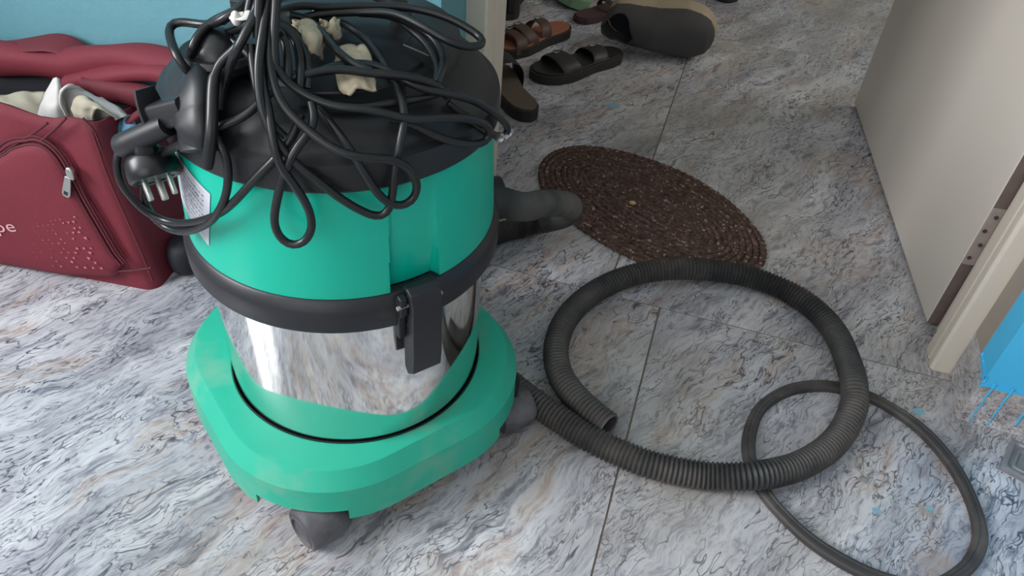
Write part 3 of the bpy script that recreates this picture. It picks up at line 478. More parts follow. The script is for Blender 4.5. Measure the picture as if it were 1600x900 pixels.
BAG = {"zip": [[0.1643, 0.2067], [0.1388, 0.2232], [0.1101, 0.235], [0.09, 0.2355], [0.0739, 0.2223], [0.0624, 0.1908], [0.0518, 0.1537], [0.037, 0.1093], [0.0232, 0.0697], [0.011, 0.0487]], "pull": [[0.0504, 0.207], [0.0669, 0.1604]], "txt": [[0.1968, 0.0776], [0.1827, 0.0809], [0.194, 0.0896]], "tri": [[0.1321, 0.1061], [0.0644, 0.1302], [0.0417, 0.0429], [0.1556, 0.0254]], "seams": [[[0.0707, 0.2737], [0.1018, 0.2513], [0.139, 0.2273], [0.1653, 0.2087]], [[0.0393, 0.2863], [0.0597, 0.2679], [0.0929, 0.241]], [[0.0068, 0.2785], [0.0031, 0.2465], [-0.0008, 0.2093], [-0.0086, 0.1692], [-0.0177, 0.1277], [-0.0282, 0.0789], [-0.0369, 0.0273]], [[0.1166, 0.0145], [0.0588, 0.0254], [0.0016, 0.0386], [-0.0399, 0.0532]], [[0.0155, 0.2892], [0.0025, 0.2725], [-0.0023, 0.2444]], [[0.1709, 0.1913], [0.1333, 0.2132], [0.1014, 0.2187], [0.086, 0.2021]]]}
FOLDS = {"a": [[-1.2057, 0.872, 0.2352], [-1.0908, 0.872, 0.2648], [-1.0138, 0.872, 0.2749], [-0.939, 0.872, 0.2858], [-0.8771, 0.872, 0.2993], [-0.8161, 0.872, 0.3166], [-0.7714, 0.872, 0.3206], [-0.7293, 0.872, 0.3173]], "b": [[-0.9403, 0.85, 0.2625], [-0.8868, 0.85, 0.2842], [-0.8358, 0.85, 0.3039], [-0.7891, 0.85, 0.3144], [-0.7456, 0.85, 0.3175], [-0.7038, 0.85, 0.3164]], "c": [[-0.8953, 0.84, 0.2682], [-0.8476, 0.84, 0.2763], [-0.803, 0.84, 0.2776], [-0.7711, 0.84, 0.2743], [-0.7351, 0.84, 0.2667]], "d": [[-1.1757, 0.878, 0.2563], [-1.09, 0.878, 0.2795], [-1.0343, 0.878, 0.2966], [-0.9813, 0.878, 0.3109], [-0.9525, 0.878, 0.3104], [-0.9337, 0.878, 0.3019], [-0.9259, 0.878, 0.2911]], "e": [[-0.8512, 0.8, 0.2177], [-0.8004, 0.8, 0.2561], [-0.7652, 0.8, 0.2845], [-0.7426, 0.8, 0.3092], [-0.7133, 0.8, 0.3346]]}
CLOTHES = [["crumpled white garment corner standing up from the open red bag", "cloth_white", [[[-0.9667, 0.79, 0.2252], [-0.9445, 0.795, 0.2575], [-0.9242, 0.8, 0.2862], [-0.916, 0.805, 0.2987]], [[-0.9135, 0.77, 0.2453], [-0.9012, 0.775, 0.2714], [-0.8974, 0.785, 0.2926], [-0.9051, 0.8, 0.3012]], [[-0.8924, 0.782, 0.2462], [-0.891, 0.785, 0.2688], [-0.8945, 0.79, 0.286], [-0.9084, 0.805, 0.2953]]], 0.001], ["white garment rolled into a cone in the open red bag", "cloth_white", [[[-0.8918, 0.785, 0.2427], [-0.8869, 0.775, 0.2715], [-0.8777, 0.77, 0.2958], [-0.8632, 0.77, 0.3116], [-0.8622, 0.785, 0.306], [-0.8668, 0.8, 0.2924]], [[-0.8861, 0.79, 0.2394], [-0.8931, 0.79, 0.2629], [-0.889, 0.79, 0.2801], [-0.8755, 0.79, 0.2931], [-0.8632, 0.8, 0.2901], [-0.856, 0.81, 0.278]], [[-0.8521, 0.79, 0.2409], [-0.8159, 0.79, 0.2576], [-0.7938, 0.79, 0.2698], [-0.801, 0.8, 0.2683], [-0.8253, 0.81, 0.2714], [-0.8501, 0.815, 0.2749]]], 0.001], ["beige rolled cuff nested inside the white garment", "cloth_beige", [[[-0.8804, 0.785, 0.2495], [-0.8755, 0.78, 0.2696], [-0.862, 0.78, 0.2886], [-0.8497, 0.785, 0.293], [-0.8445, 0.79, 0.2858]], [[-0.8589, 0.775, 0.249], [-0.851, 0.77, 0.2718], [-0.8379, 0.77, 0.2907], [-0.8292, 0.775, 0.2942], [-0.8347, 0.785, 0.2803]], [[-0.8336, 0.77, 0.2533], [-0.8292, 0.77, 0.2727], [-0.8179, 0.77, 0.2872], [-0.8079, 0.775, 0.285], [-0.8001, 0.785, 0.2678]]], 0.001], ["grey-beige garment lying at the left of the open red bag", "cloth_beige", [[[-1.1098, 0.82, 0.2205], [-1.0607, 0.82, 0.2344], [-1.0195, 0.82, 0.2465], [-0.9882, 0.82, 0.2511], [-0.962, 0.82, 0.2525]], [[-1.0806, 0.79, 0.2192], [-1.0248, 0.785, 0.2393], [-0.9863, 0.785, 0.2478], [-0.9686, 0.79, 0.2462], [-0.9535, 0.8, 0.2405]], [[-1.0608, 0.765, 0.2087], [-1.013, 0.765, 0.2229], [-0.9755, 0.765, 0.2294], [-0.9584, 0.77, 0.2265], [-0.9492, 0.785, 0.2231]]], 0.003], ["dark teal garment tucked below the white cloth in the red bag", "cloth_teal", [[[-0.8529, 0.79, 0.2386], [-0.8313, 0.795, 0.2495], [-0.8107, 0.8, 0.2579], [-0.801, 0.805, 0.2597]], [[-0.8332, 0.775, 0.2277], [-0.8177, 0.78, 0.2372], [-0.8031, 0.785, 0.2443], [-0.7893, 0.79, 0.2492]], [[-0.8204, 0.77, 0.2142], [-0.8023, 0.77, 0.2229], [-0.7895, 0.775, 0.2275], [-0.7835, 0.785, 0.2299]]], 0.001], ["pale blue garment edge at the right end of the red bag", "cloth_blue", [[[-0.806, 0.8, 0.259], [-0.8043, 0.805, 0.2631], [-0.8018, 0.81, 0.2591]], [[-0.7993, 0.785, 0.2494], [-0.793, 0.79, 0.2545], [-0.7882, 0.8, 0.2568]], [[-0.7991, 0.78, 0.2374], [-0.7904, 0.785, 0.2431], [-0.7849, 0.795, 0.2476]]], 0.0005]]



# ------------------------------------------------------------------ vacuum cleaner
AX, AY = -.36, .63
vac = empty('vacuum_cleaner', (AX, AY, 0))
tag(vac, 'green and black wet-and-dry vacuum cleaner with a shiny steel drum on casters', 'vacuum cleaner')
bpy.context.view_layer.update()
CORN = [-81, 9, 99, 189]
HA, RC = .196, .148
def rsq(th, inset=0):
    a = HA-inset; rc = max(RC-inset, .02)
    ph = (math.degrees(th)+36) % 90
    if ph > 45: ph -= 90
    ph = rad(ph); c, s = math.cos(ph), abs(math.sin(ph))
    if a*math.tan(abs(ph)) <= a-rc: return a/c
    k = a-rc; bq = k*(c+s); cq = 2*k*k-rc*rc
    return bq+math.sqrt(max(bq*bq-cq, 0))
ths = [360*i/180 for i in range(180)]
for c in CORN:
    for d in (-15.0, 15.0):
        ths += [(c+d-.12) % 360, (c+d+.12) % 360]
ths = sorted(set(round(t, 3) for t in ths))
def notch(t): return any(abs((t-c+180) % 360-180) < 15 for c in CORN)
v = []; f = []
for t in ths:
    th = rad(t); zb = .061 if notch(t) else .044
    rows = [(.1565, .086), (.1565, .1135), (.1585, .1150), (rsq(th, .0175), .1185), (rsq(th, .0145), .1178), (rsq(th, .002), .1005), (rsq(th, 0), .0975), (rsq(th, -.0005), .0635), (rsq(th, -.001), zb), (rsq(th, .0035), zb), (rsq(th, .005), .088), (.1565, .086)]
    for q_, (r, z) in enumerate(rows[:-1]): v.append((AX+r*math.cos(th)-(.007 if q_ > 2 else 0), AY+r*math.sin(th), z))
k = 11; n = len(ths)
for i in range(n):
    for j in range(k): f.append((i*k+j, ((i+1) % n)*k+j, ((i+1) % n)*k+(j+1) % k, i*k+(j+1) % k))
base = mesh('base', v, f, M['green_base'], vac, 28); base['label'] = 'dusty green wheeled base skirt'
# small moulding nub over the front caster
dome('nub', (AX-.007+.2095*math.cos(rad(-85)), AY+.2095*math.sin(rad(-85)), .0610), (.006, .004, .004), M['green_base'], base, 16, 8)
def caster(cx_, cy_, swivel):
    c = Vector((cx_, cy_, 0)); R3 = Matrix.Rotation(rad(swivel), 3, 'Z')
    prof = [(-.0265, .0225), (-.0255, .0262), (-.021, .0288), (-.012, .0305), (0, .031), (.012, .0305), (.021, .0288), (.0255, .0262), (.0265, .0225)]
    v = []; f = []; nn = 36
    for x, r in prof:
        for i in range(nn+1):
            a = rad(-38)+rad(256)*i/nn; v.append(c+R3 @ Vector((x, r*math.cos(a), .0285+r*math.sin(a))))
    q = nn+1
    for j in range(len(prof)-1):
        for i in range(nn): f.append((j*q+i, j*q+i+1, (j+1)*q+i+1, (j+1)*q+i))
    hood = mesh('caster', v, f, M['caster'], vac, 50)
    m = hood.modifiers.new('s', 'SOLIDIFY'); m.thickness = .0025; m.offset = -1
    for s in (-1, 1):
        pr = [(0, .0265), (.0135, .0262), (.0150, .0245), (.0172, .0245), (.0190, .0275), (.0215, .0272), (.0255, .0235), (.0272, .019), (.0272, .004), (0, .004)]
        v = []; f = []; q = len(pr)
        for i in range(36):
            a = 2*math.pi*i/36
            for r, x in pr: v.append(c+R3 @ Vector((s*x, r*.985*math.cos(a), .0270+r*.985*math.sin(a))))
        for i in range(36):
            for j in range(q-1): f.append((i*q+j, i*q+j+1, ((i+1) % 36)*q+j+1, ((i+1) % 36)*q+j))
        mesh('wheel', v, f, M['caster'], hood, 30)
    tube('stem', np.array([c+Vector((0, 0, z)) for z in (.045, .06, .075, .09)]), .008, M['black'], hood, 12)
caster(-.318, .432, 62); caster(-.158, .672, 52); caster(-.345, .828, 20); caster(-.552, .600, 100)

drum = lathe('drum', [(0, .09), (.150, .09), (.1545, .094), (.155, .10), (.155, .305), (.150, .305)], M['steel'], vac, 160, (AX, AY), 50)
drum['label'] = 'mirror polished steel drum'
lathe('drum_seal', [(.1548, .1125), (.1568, .1165), (.1576, .1150), (.1572, .1120)], M['black_rub'], vac, 120, (AX, AY), closed=True)
lathe('rim_band', [(.155, .306), (.166, .3025), (.1705, .3045), (.1722, .309), (.1722, .328), (.1712, .3335), (.169, .3365), (.1672, .3415), (.1645, .3435), (.155, .3435)], M['ring'], vac, 160, (AX, AY), 40, closed=True)

LATCH = -38.5
v = []; f = []
rows = [(.344, .1652), (.350, .1652), (.38, .1637), (.41, .1621), (.435, .1607), (.452, .1597), (.459, .159), (.464, .1565), (.466, .152)]
tt = []
x = 0.0
while x < 360:
    dl = min(abs((x-LATCH+180) % 360-180), abs((x-LATCH-180+180) % 360-180))
    tt.append(x); x += .5 if 6 < dl < 13 else 2
for t in tt:
    dl = min(abs((t-LATCH+180) % 360-180), abs((t-LATCH) % 360-180) if False else abs((t-LATCH-180+180) % 360-180))
    for z, r in rows:
        g = max(0, min(1, (.448-z)/.10)); wd = 9.6-1.6*(1-g); k2 = max(0, min(1, (wd-dl)/.9)); k2 = k2*k2*(3-2*k2)
        rr = r-.0115*g**1.1*k2
        v.append((AX+rr*math.cos(rad(t)), AY+rr*math.sin(rad(t)), z))
k = len(rows); n = len(tt)
for i in range(n):
    for j in range(k-1): f.append((i*k+j, ((i+1) % n)*k+j, ((i+1) % n)*k+j+1, i*k+j+1))
house = mesh('housing', v, f, M['green'], vac, 45); house['label'] = 'bright green motor housing with recessed latch panels'

# rating label with unreadable small print, following the curve of the housing
t = NT('rating_label'); uv = t.n('ShaderNodeUVMap'); sep = t.n('ShaderNodeSeparateXYZ'); t.l(uv.outputs[0], sep.inputs[0])
lines = t.math('GREATER_THAN', t.math('SINE', t.math('MULTIPLY', sep.outputs['Y'], 2*math.pi*11)), .25)
mp = t.mapping(uv.outputs[0], scale=(34, 11, 1)); nz = t.noise(mp, 1, 2, .5)
brk = t.math('GREATER_THAN', nz.outputs['Fac'], .45)
inx = t.math('MULTIPLY', t.math('GREATER_THAN', sep.outputs['X'], .10), t.math('LESS_THAN', sep.outputs['X'], .86))
iny = t.math('MULTIPLY', t.math('GREATER_THAN', sep.outputs['Y'], .12), t.math('LESS_THAN', sep.outputs['Y'], .92))
fac = t.math('MULTIPLY', t.math('MULTIPLY', lines, brk), t.math('MULTIPLY', inx, iny))
t.set(t.mix(t.math('MULTIPLY', fac, .75), srgb(196, 200, 208), srgb(70, 74, 90)), .4)
M['sticker'] = t.m
c4 = [(-128, .455), (-107, .436), (-113, .370), (-134, .392)]
N_ = 14; v = []; f = []; uvs = []
for i in range(N_+1):
    for j in range(N_+1):
        a, b = i/N_, j/N_
        th = (c4[0][0]*(1-a)+c4[1][0]*a)*(1-b)+(c4[3][0]*(1-a)+c4[2][0]*a)*b
        z = (c4[0][1]*(1-a)+c4[1][1]*a)*(1-b)+(c4[3][1]*(1-a)+c4[2][1]*a)*b
        r = np.interp(z, [q[0] for q in rows], [q[1] for q in rows])+.0007
        v.append((AX+r*math.cos(rad(th)), AY+r*math.sin(rad(th)), z)); uvs.append((a, 1-b))
for i in range(N_):
    for j in range(N_): f.append((i*(N_+1)+j, i*(N_+1)+j+1, (i+1)*(N_+1)+j+1, (i+1)*(N_+1)+j))
stk = mesh('rating_label', v, f, M['sticker'], house, 0)
ul = stk.data.uv_layers.new(name='UVMap')
for lp in stk.data.loops: ul.data[lp.index].uv = uvs[lp.vertex_index]
stk['label'] = 'silver rating label with small print'

def latch(deg):
    th = rad(deg); er = Vector((math.cos(th), math.sin(th), 0)); et = Vector((-math.sin(th), math.cos(th), 0))
    def xf(p, ): return Vector((AX, AY, 0))+er*p.x+Vector((0, 0, p.y))+et*p.z
    pl = [(.1675, .352), (.176, .3535), (.1835, .349), (.1875, .338), (.1875, .262), (.1855, .243), (.1725, .232), (.166, .240), (.166, .29), (.174, .31), (.174, .345)]
    L = prism('latch', pl, -.0165, .0165, M['ring'], vac, xf, .0012, sharp=25); L['label'] = 'black clip latch'
    pl = [(.1715, .346), (.179, .344), (.179, .322), (.1735, .318), (.1735, .288), (.166, .288), (.166, .335)]
    prism('latch_hinge', pl, -.025, -.0172, M['ring'], L, xf, .001)
    tube('latch_pin', np.array([xf(Vector((.177, .334, z))) for z in (-.028, -.01, .01, .022)]), .0022, M['hinge'], L, 8)
latch(LATCH); latch(LATCH+180)

def lidfn(a, j, r, z):
    return r, z
lid = lathe('lid', [(.1600, .4635), (.1640, .4640), (.1655, .4665), (.1650, .4850), (.1638, .4905), (.1580, .4935), (.1545, .4955), (.1525, .4985), (.1485, .5050), (.1385, .5135), (.1240, .5225), (.1080, .5300), (.1065, .5285), (.1030, .5290), (.1015, .5325), (.0800, .5425), (.0500, .5460), (0, .5470)], M['black'], vac, 128, (AX, AY), 30)
lid['label'] = 'black domed motor head'
# grooves / raised plates on the head
def plate(deg0, deg1, r0, r1, z0, h, name='vent_plate'):
    v = []; f = []; n = 14
    for i in range(n+1):
        th = rad(deg0+(deg1-deg0)*i/n)
        for r, z in ((r0, z0-.02), (r0, z0+h), (r1, z0+h-.006), (r1, z0-.03)): v.append((AX+r*math.cos(th), AY+r*math.sin(th), z))
    for i in range(n):
        for j in range(3): f.append((i*4+j, i*4+j+1, (i+1)*4+j+1, (i+1)*4+j))
    f.append((0, 1, 2, 3)); f.append((n*4+3, n*4+2, n*4+1, n*4))
    o = mesh(name, v, f, M['black'], lid, 25); bev(o, .0015); return o
plate(-8, 70, .080, .124, .538, .007); plate(95, 170, .080, .124, .538, .007); plate(-75, -30, .08, .122, .537, .005)
HP = [(-.445, .628, .525), (-.438, .634, .550), (-.420, .645, .565), (-.375, .660, .571), (-.330, .668, .570), (-.308, .668, .560), (-.300, .668, .535)]
strip('carry_handle', catmull(HP, 6), .026, .017, M['black'], vac, p=.75, n=16)
kb = dome('switch_knob', (-.412, .532, .540), (.026, .026, .028), M['black_rub'], lid, 28, 12)
lathe('switch_collar', [(.026, .535), (.034, .538), (.036, .545), (.032, .549), (.0255, .548)], M['black'], lid, 40, (-.412, .532))

# cord hook bracket on the left of the head
P = resample(catmull(BRACKET, 6), .004)
bc = Vector((AX, AY, 0))
ch = mesh('cord_hook', *sweep(P, lambda i, m: ell(.021-.007*max(0, i/m-.55)*2, .013-.004*i/m, 18, .7), up=lambda i, m: (P[i][0]-AX, P[i][1]-AY, .06)), M['black'], vac, 50)
ch['label'] = 'black moulded bracket hanging over the rim'
h0, h1 = Vector(HOOK[0]), Vector(HOOK[1])
mesh('hook_arm', *sweep(np.array([h0.lerp(h1, s) for s in (-.25, 0, .3, .6, 1)]), lambda i, m: ell(.0105, .012, 14, .4), up=(0, 0, 1)), M['black'], ch, 40)
fu = (Vector(HOOK[2])-Vector(HOOK[3])).normalized()
ha = (h1-h0).normalized()
fin = mesh('hook_fin', *sweep(np.array([Vector(HOOK[3]).lerp(Vector(HOOK[2]), s) for s in (0, .2, .5, .8, 1)]), lambda i, m: ell(.013-.0016*max(0, i-2), .0022, 12, .5), up=tuple(ha)), M['black'], ch, 40)

# hose inlet stub
i0, i1 = Vector((-.285, .69, .315)), Vector((-.212, .742, .318))
d = (i1-i0).normalized()
P = np.array([i0+d*s for s in (0, .03, .055, .06, .0605, .074, .076, .09)])
rr_ = [.029, .029, .029, .029, .0325, .0325, .027, .0262]
tube('hose_inlet', P, lambda i, m: rr_[i], M['black'], vac, 28)

# ------------------------------------------------------------------ suction hose
HR = .0195
hp = resample(catmull(HOSE, 16), .004)
pitch = .0062
hp = resample(hp, pitch/4)
def hsec(i, m):
    r = HR-(.0, .0015, .0034, .0015)[i % 4]
    return ell(r, r, 22)
v, f = sweep(hp, hsec, caps=False)
nr = len(hp)
# inner wall near the open end
k = 22; last = (nr-1)*k
T = hp[-1]-hp[-4]; T /= np.linalg.norm(T)
b0 = len(v)
cen = hp[-1]
for q, (rf, back) in enumerate(((.86, 0), (.84, .02), (.84, .06))):
    for j in range(k): v.append(cen+(np.array(v[last+j])-cen)*rf-T*back)
ring0 = [last+j for j in range(k)]
for q in range(3):
    cur = [b0+q*k+j for j in range(k)]
    for j in range(k): f.append((ring0[j], ring0[(j+1) % k], cur[(j+1) % k], cur[j]))
    ring0 = cur
f.append(tuple(ring0))
hose = mesh('suction_hose', v, f, M['hose'], None, 75)
tag(hose, 'long dusty grey corrugated vacuum hose coiled on the floor beside the machine', 'hose')
rim = tube('cut_rim', np.array([cen+T*.0005+(np.array(v[last+j])-cen)*.93 for j in range(k)]), .0014, M['hose_rim'], hose, 8, closed=True)

# rubber gasket loop
gp = resample(catmull(GASKET, 8, True), .006, True)
n = len(gp)
v, f = sweep(gp, lambda i, m: [(a*(1+.06*math.sin(i*.21)), b) for a, b in ((-.0085, -.005), (-.0085, .002), (-.0065, .0046), (-.0030, .0052), (-.0022, .0042), (.0022, .0042), (.0030, .0052), (.0065, .0046), (.0085, .002), (.0085, -.005))], True, up=(0, 0, 1))
gk = mesh('rubber_gasket', v, f, M['gasket'], None, 35)
tag(gk, 'thin dark rubber gasket loop lying partly under the corrugated hose', 'gasket')

# ------------------------------------------------------------------ power cord
cord = empty('power_cord', (-.38, .56, .56)); bpy.context.view_layer.update()
tag(cord, 'tangled black power cord heaped on top of the vacuum cleaner', 'power cord')
for kx, P in CABLES.items():
    pp = resample(catmull(P, 3), .004)
    kk = np.array([.25, .5, .25])
    for _ in range(6):
        q = pp.copy(); q[1:-1] = .25*pp[:-2]+.5*pp[1:-1]+.25*pp[2:]; pp = q
    pp = resample(pp, .005)
    if kx == 'E': o = tube('cable', pp, lambda i, m: .0037 if i < m-16 else (.0050 if i < m-1 else .0042), M['black_rub'], cord, 14)
    else: o = tube('cable', pp, .0037, M['black_rub'], cord, 10)
def onpath(key, px): return None
tie_c = np.array(TIE)
v, f = sweep(resample(catmull([tie_c+np.array(d_) for d_ in ((.007, 0, .003), (.004, -.007, .001), (-.004, -.007, -.002), (-.007, 0, -.003), (-.004, .007, -.002), (.004, .007, .001))], 6, True), .003, True), lambda i, m: ell(.0045, .0015, 8), True, up=lambda i, m: (.3, .2, .9))
tb = mesh('cable_tie', v, f, M['tie'], cord, 50); tb['label'] = 'white cable tie'
dome('tie_knob', tie_c+np.array((-.002, -.008, 0)), (.0042, .004, .0062), M['tie'], tb, 20, 10)
fp = np.array(CABLES['K']); fi = int(np.argmin([abs(p[0]-FOIL[0])+abs(p[1]-FOIL[1])+abs(p[2]-FOIL[2]) for p in fp]))
pp = resample(catmull(fp[max(0, fi-2):fi+3], 6), .004)
o = tube('foil_patch', pp, lambda i, m: .0051+.0006*math.sin(i*2.1), M['chrome_tape'], cord, 10); o['label'] = 'shiny silver tape on a cord bend'

# plug
g0, g1 = Vector(GRIP[0]), Vector(GRIP[1])
ax_ = (g1-g0).normalized()
nb = Vector((.52, -.40, -.75)).normalized()
pc = g0.lerp(g1, .38)+Vector((.002, .004, -.030))
def basis(n):
    u = n.orthogonal().normalized(); return u, n.cross(u)
bu, bv = basis(nb)
v = []; f = []; prof = [(0, -.016), (.012, -.0155), (.019, -.012), (.0225, -.006), (.0235, .002), (.0235, .010), (.0215, .0125), (.016, .0125), (.0155, .0115), (0, .0115)]; q = len(prof)
for i in range(36):
    a = 2*math.pi*i/36
    for r, x in prof: v.append(pc+nb*x+(bu*math.cos(a)+bv*math.sin(a))*r)
for i in range(36):
    for j in range(q-1): f.append((i*q+j, i*q+j+1, ((i+1) % 36)*q+j+1, ((i+1) % 36)*q+j))
plug = mesh('plug', v, f, M['black_rub'], cord, 40); plug['label'] = 'black three-pin mains plug'
P = np.array([g1.lerp(g0, s) for s in (0, .25, .5, .75, .97, 1)])
tube('cord_grip', P, lambda i, m: (.0095, .0105, .011, .0112, .0114, .0105)[i], M['black'], plug, 20)
tube('plug_neck', np.array([g0.lerp(g1, .45), pc.lerp(g0.lerp(g1, .45), .4), pc]), .011, M['black_rub'], plug, 14)
for s, (a, b), r in ((0, (0, .013), .0034), (1, (-.0105, -.006), .0027), (2, (.0105, -.006), .0027)):
    q0 = pc+bu*a+bv*b+nb*.011
    tube('pin', np.array([q0, q0+nb*.008, q0+nb*.0185, q0+nb*.0195]), (lambda i, m, r=r: r if i < 3 else r*.7), M['silver'], plug, 12)

# rags tied on the head
def rag(label, curves, wob=.002, seed=0, mat='rag'):
    o = sheet('rag_strip', curves, M[mat], None, 16, 6, .0025, wob, seed); tag(o, label, 'rag', 'rag strips on the vacuum head'); return o
for i, (lb, cv, wob) in enumerate(RAGS): rag(lb, cv, wob, i)

# ------------------------------------------------------------------ red travel bag with clothes
BP, BU, BV, BN = Vector((-.798, .72, 0)), Vector((-.99367925, -.11225665, 0)), Vector((-.011453, .10138, .99478)), Vector((.11167, -.98849, .10203))
def bq(u, v_, w_=0): return BP+BU*u+BV*v_+BN*w_
bag = empty('travel_bag', bq(.2, 0, -.06)); bpy.context.view_layer.update()
tag(bag, 'open dark red canvas travel bag standing against the blue wall', 'bag')
def uR(v_): return -.034+.04*min(1, v_/.27)
UL, DEP = .56, .158
def rimh(u, d):
    fr = np.interp(u, [-.02, .004, .041, .079, .148, .3, .56], [.255, .276, .284, .272, .288, .29, .27])
    bk = .265
    s = max(0, min(1, d/DEP)); s = s*s*(3-2*s)
    return fr*(1-s)+bk*s
NS = 120
def bag_outline(v_, inset=0):
    u0, u1 = uR(v_)+inset, UL-inset; d0, d1 = inset, DEP-inset; rc = .022
    P = []
    segs = [((u0+rc, d0), (u1-rc, d0)), ((u1-rc, d0+rc), 270, 360), ((u1, d0+rc), (u1, d1-rc)), ((u1-rc, d1-rc), 0, 90), ((u1-rc, d1), (u0+rc, d1)), ((u0+rc, d1-rc), 90, 180), ((u0, d1-rc), (u0, d0+rc)), ((u0+rc, d0+rc), 180, 270)]
    for sg in segs:
        if len(sg) == 2:
            for i in range(24): s = i/24; P.append((sg[0][0]*(1-s)+sg[1][0]*s, sg[0][1]*(1-s)+sg[1][1]*s))
        else:
            for i in range(6): a = rad(sg[1]+(sg[2]-sg[1])*i/6); P.append((sg[0][0]+rc*math.cos(a), sg[0][1]+rc*math.sin(a)))
    return P
NT_ = 14; v = []; f = []
for j in range(NT_+1):
    t_ = j/NT_
    for (u, d) in bag_outline(.28*t_):
        h = rimh(u, d)*t_
        bl = .010*math.sin(math.pi*min(1, t_*1.05))*math.sin(math.pi*max(0, min(1, (u+.03)/.6)))
        wr = .0018*math.sin(38*u+9*t_)*t_
        v.append(bq(u, h, -d+(bl+wr if d < DEP*.5 else -bl)))
n = len(bag_outline(0))
for j in range(NT_):
    for i in range(n): f.append((j*n+i, j*n+(i+1) % n, (j+1)*n+(i+1) % n, (j+1)*n+i))
f.append(tuple(range(n-1, -1, -1)))
body = mesh('bag_body', v, f, M['red'], bag, 50)
m = body.modifiers.new('s', 'SOLIDIFY'); m.thickness = .004; m.offset = -1
v = []; f = []
for j in range(7):
    t_ = 1-.42*j/6
    for (u, d) in bag_outline(.28*t_, .006): v.append(bq(u, rimh(u, d)*t_-.002, -d))
for j in range(6):
    for i in range(n): f.append((j*n+i, j*n+(i+1) % n, (j+1)*n+(i+1) % n, (j+1)*n+i))
f.append(tuple(6*n+i for i in range(n)))
mesh('lining', v, f, M['lining'], bag, 0)['label'] = 'black inner lining'
# front pocket: a puffed raised panel with an arched zip
zp = [tuple(p) for p in BAG['zip']]
zp = [(.40, .03), (.345, .09), (.28, .15), (.22, .185)]+zp
zc = catmull([(a, b, 0) for a, b in zp], 6)
poly = [(p[0], p[1]) for p in zc]+[(.03, .022), (.12, .008), (.25, .006), (.39, .012)]
cu, cv = sum(p[0] for p in poly)/len(poly), sum(p[1] for p in poly)/len(poly)
v = []; f = []; k = len(poly); RW = [(1.02, 0), (1.0, .011), (.95, .0150), (.8, .0175), (.5, .019), (.2, .0195)]
for s, w_ in RW:
    for a, b in poly: v.append(bq(cu+(a-cu)*s, cv+(b-cv)*s, w_))
for j in range(len(RW)-1):
    for i in range(k): f.append((j*k+i, j*k+(i+1) % k, (j+1)*k+(i+1) % k, (j+1)*k+i))
f.append(tuple((len(RW)-1)*k+i for i in range(k)))
pk = mesh('front_pocket', v, f, M['red'], bag, 0)
for off, r_, mt in ((.0, .0024, 'seam'), (.0075, .0022, 'red_dk'), (.0130, .0018, 'seam')):
    P = []
    for i, p in enumerate(zc):
        q = zc[min(i+1, len(zc)-1)]-zc[max(i-1, 0)]; q = q/np.linalg.norm(q)
        nn_ = np.array((-q[1], q[0])); nn_ = nn_ if nn_[1] > -0.2 and (nn_[0] < 0 or nn_[1] > .2) else -nn_
        P.append(bq(p[0]-abs(q[1])*off*(1 if p[0] < .12 else -1), p[1]+abs(q[0])*off, .011))
    tube('zip_tape' if off else 'zip_teeth', resample(np.array(P), .006), r_, M[mt], pk, 8)
for i, s_ in enumerate(BAG['seams']):
    P = resample(catmull([bq(a, b, .0108 if i < 2 else .0085) for a, b in s_], 6), .006)
    tube('piping', P, .0018, M['seam'] if i != 2 else M['red_dk'], body, 8)
# zip slider and pull
pa, pb_ = BAG['pull']
su, sv = pa
sl = prism('zip_slider', [(-.005, -.010), (.005, -.010), (.0065, .004), (.003, .010), (-.003, .010), (-.0065, .004)], .012, .021, M['silver'], pk, xf=lambda p: bq(su+p.x, sv+p.y-.004, p.z), b=.002)
du, dv_ = pb_[0]-pa[0], pb_[1]-pa[1]; L_ = math.hypot(du, dv_); du /= L_; dv_ /= L_
def pxf(p): return bq(su+du*p.y-dv_*p.x, sv+dv_*p.y+du*p.x, p.z)
prism('pull_tab', [(-.0045, .010), (.0045, .010), (.0065, .034), (.0065, .042), (.004, .046), (-.004, .046), (-.0065, .042), (-.0065, .034)], .0185, .0215, M['silver'], sl, xf=pxf, b=.0008)
prism('pull_slot', [(-.003, .036), (.003, .036), (.003, .042), (-.003, .042)], .0212, .0219, M['gap_dark'], sl, xf=pxf)
# triangle print fading to the upper left, and the end of the printed word
v = []; f = []; rnd = random.Random(11)
TQ = BAG['tri']
for i in range(9):
    for j in range(11):
        a, b = i/8, j/10
        u = (TQ[0][0]*(1-a)+TQ[1][0]*a)*(1-b)+(TQ[3][0]*(1-a)+TQ[2][0]*a)*b; q = (TQ[0][1]*(1-a)+TQ[1][1]*a)*(1-b)+(TQ[3][1]*(1-a)+TQ[2][1]*a)*b
        s = .0046*(.12+.88*min(1, .15+.55*a+.45*b*a))*rnd.uniform(.5, 1.0)
        if rnd.random() < .25+.25*(1-a): continue
        o_ = rad(rnd.choice((0, 60, 30))); i0 = len(v); u += (.003 if j % 2 else -.003)
        for t_ in (90, 210, 330): v.append(bq(u+s*math.cos(rad(t_)+o_), q+s*math.sin(rad(t_)+o_)*.9, .0202))
        f.append((i0, i0+1, i0+2))
tp = mesh('triangle_print', v, f, M['print'], pk, 0, smooth=False); tp['kind'] = 'stuff'; tp['label'] = 'pale printed triangles'
t0, t1, t2 = BAG['txt']
tc = bpy.data.curves.new('lettering', 'FONT'); tc.body = 'pe'; tc.size = 1; tc.space_character = 1.05; tc.extrude = .0
to = bpy.data.objects.new('tmp', tc); COL.objects.link(to); bpy.context.view_layer.update()
tm = bpy.data.meshes.new_from_object(to.evaluated_get(bpy.context.evaluated_depsgraph_get())); bpy.data.objects.remove(to)
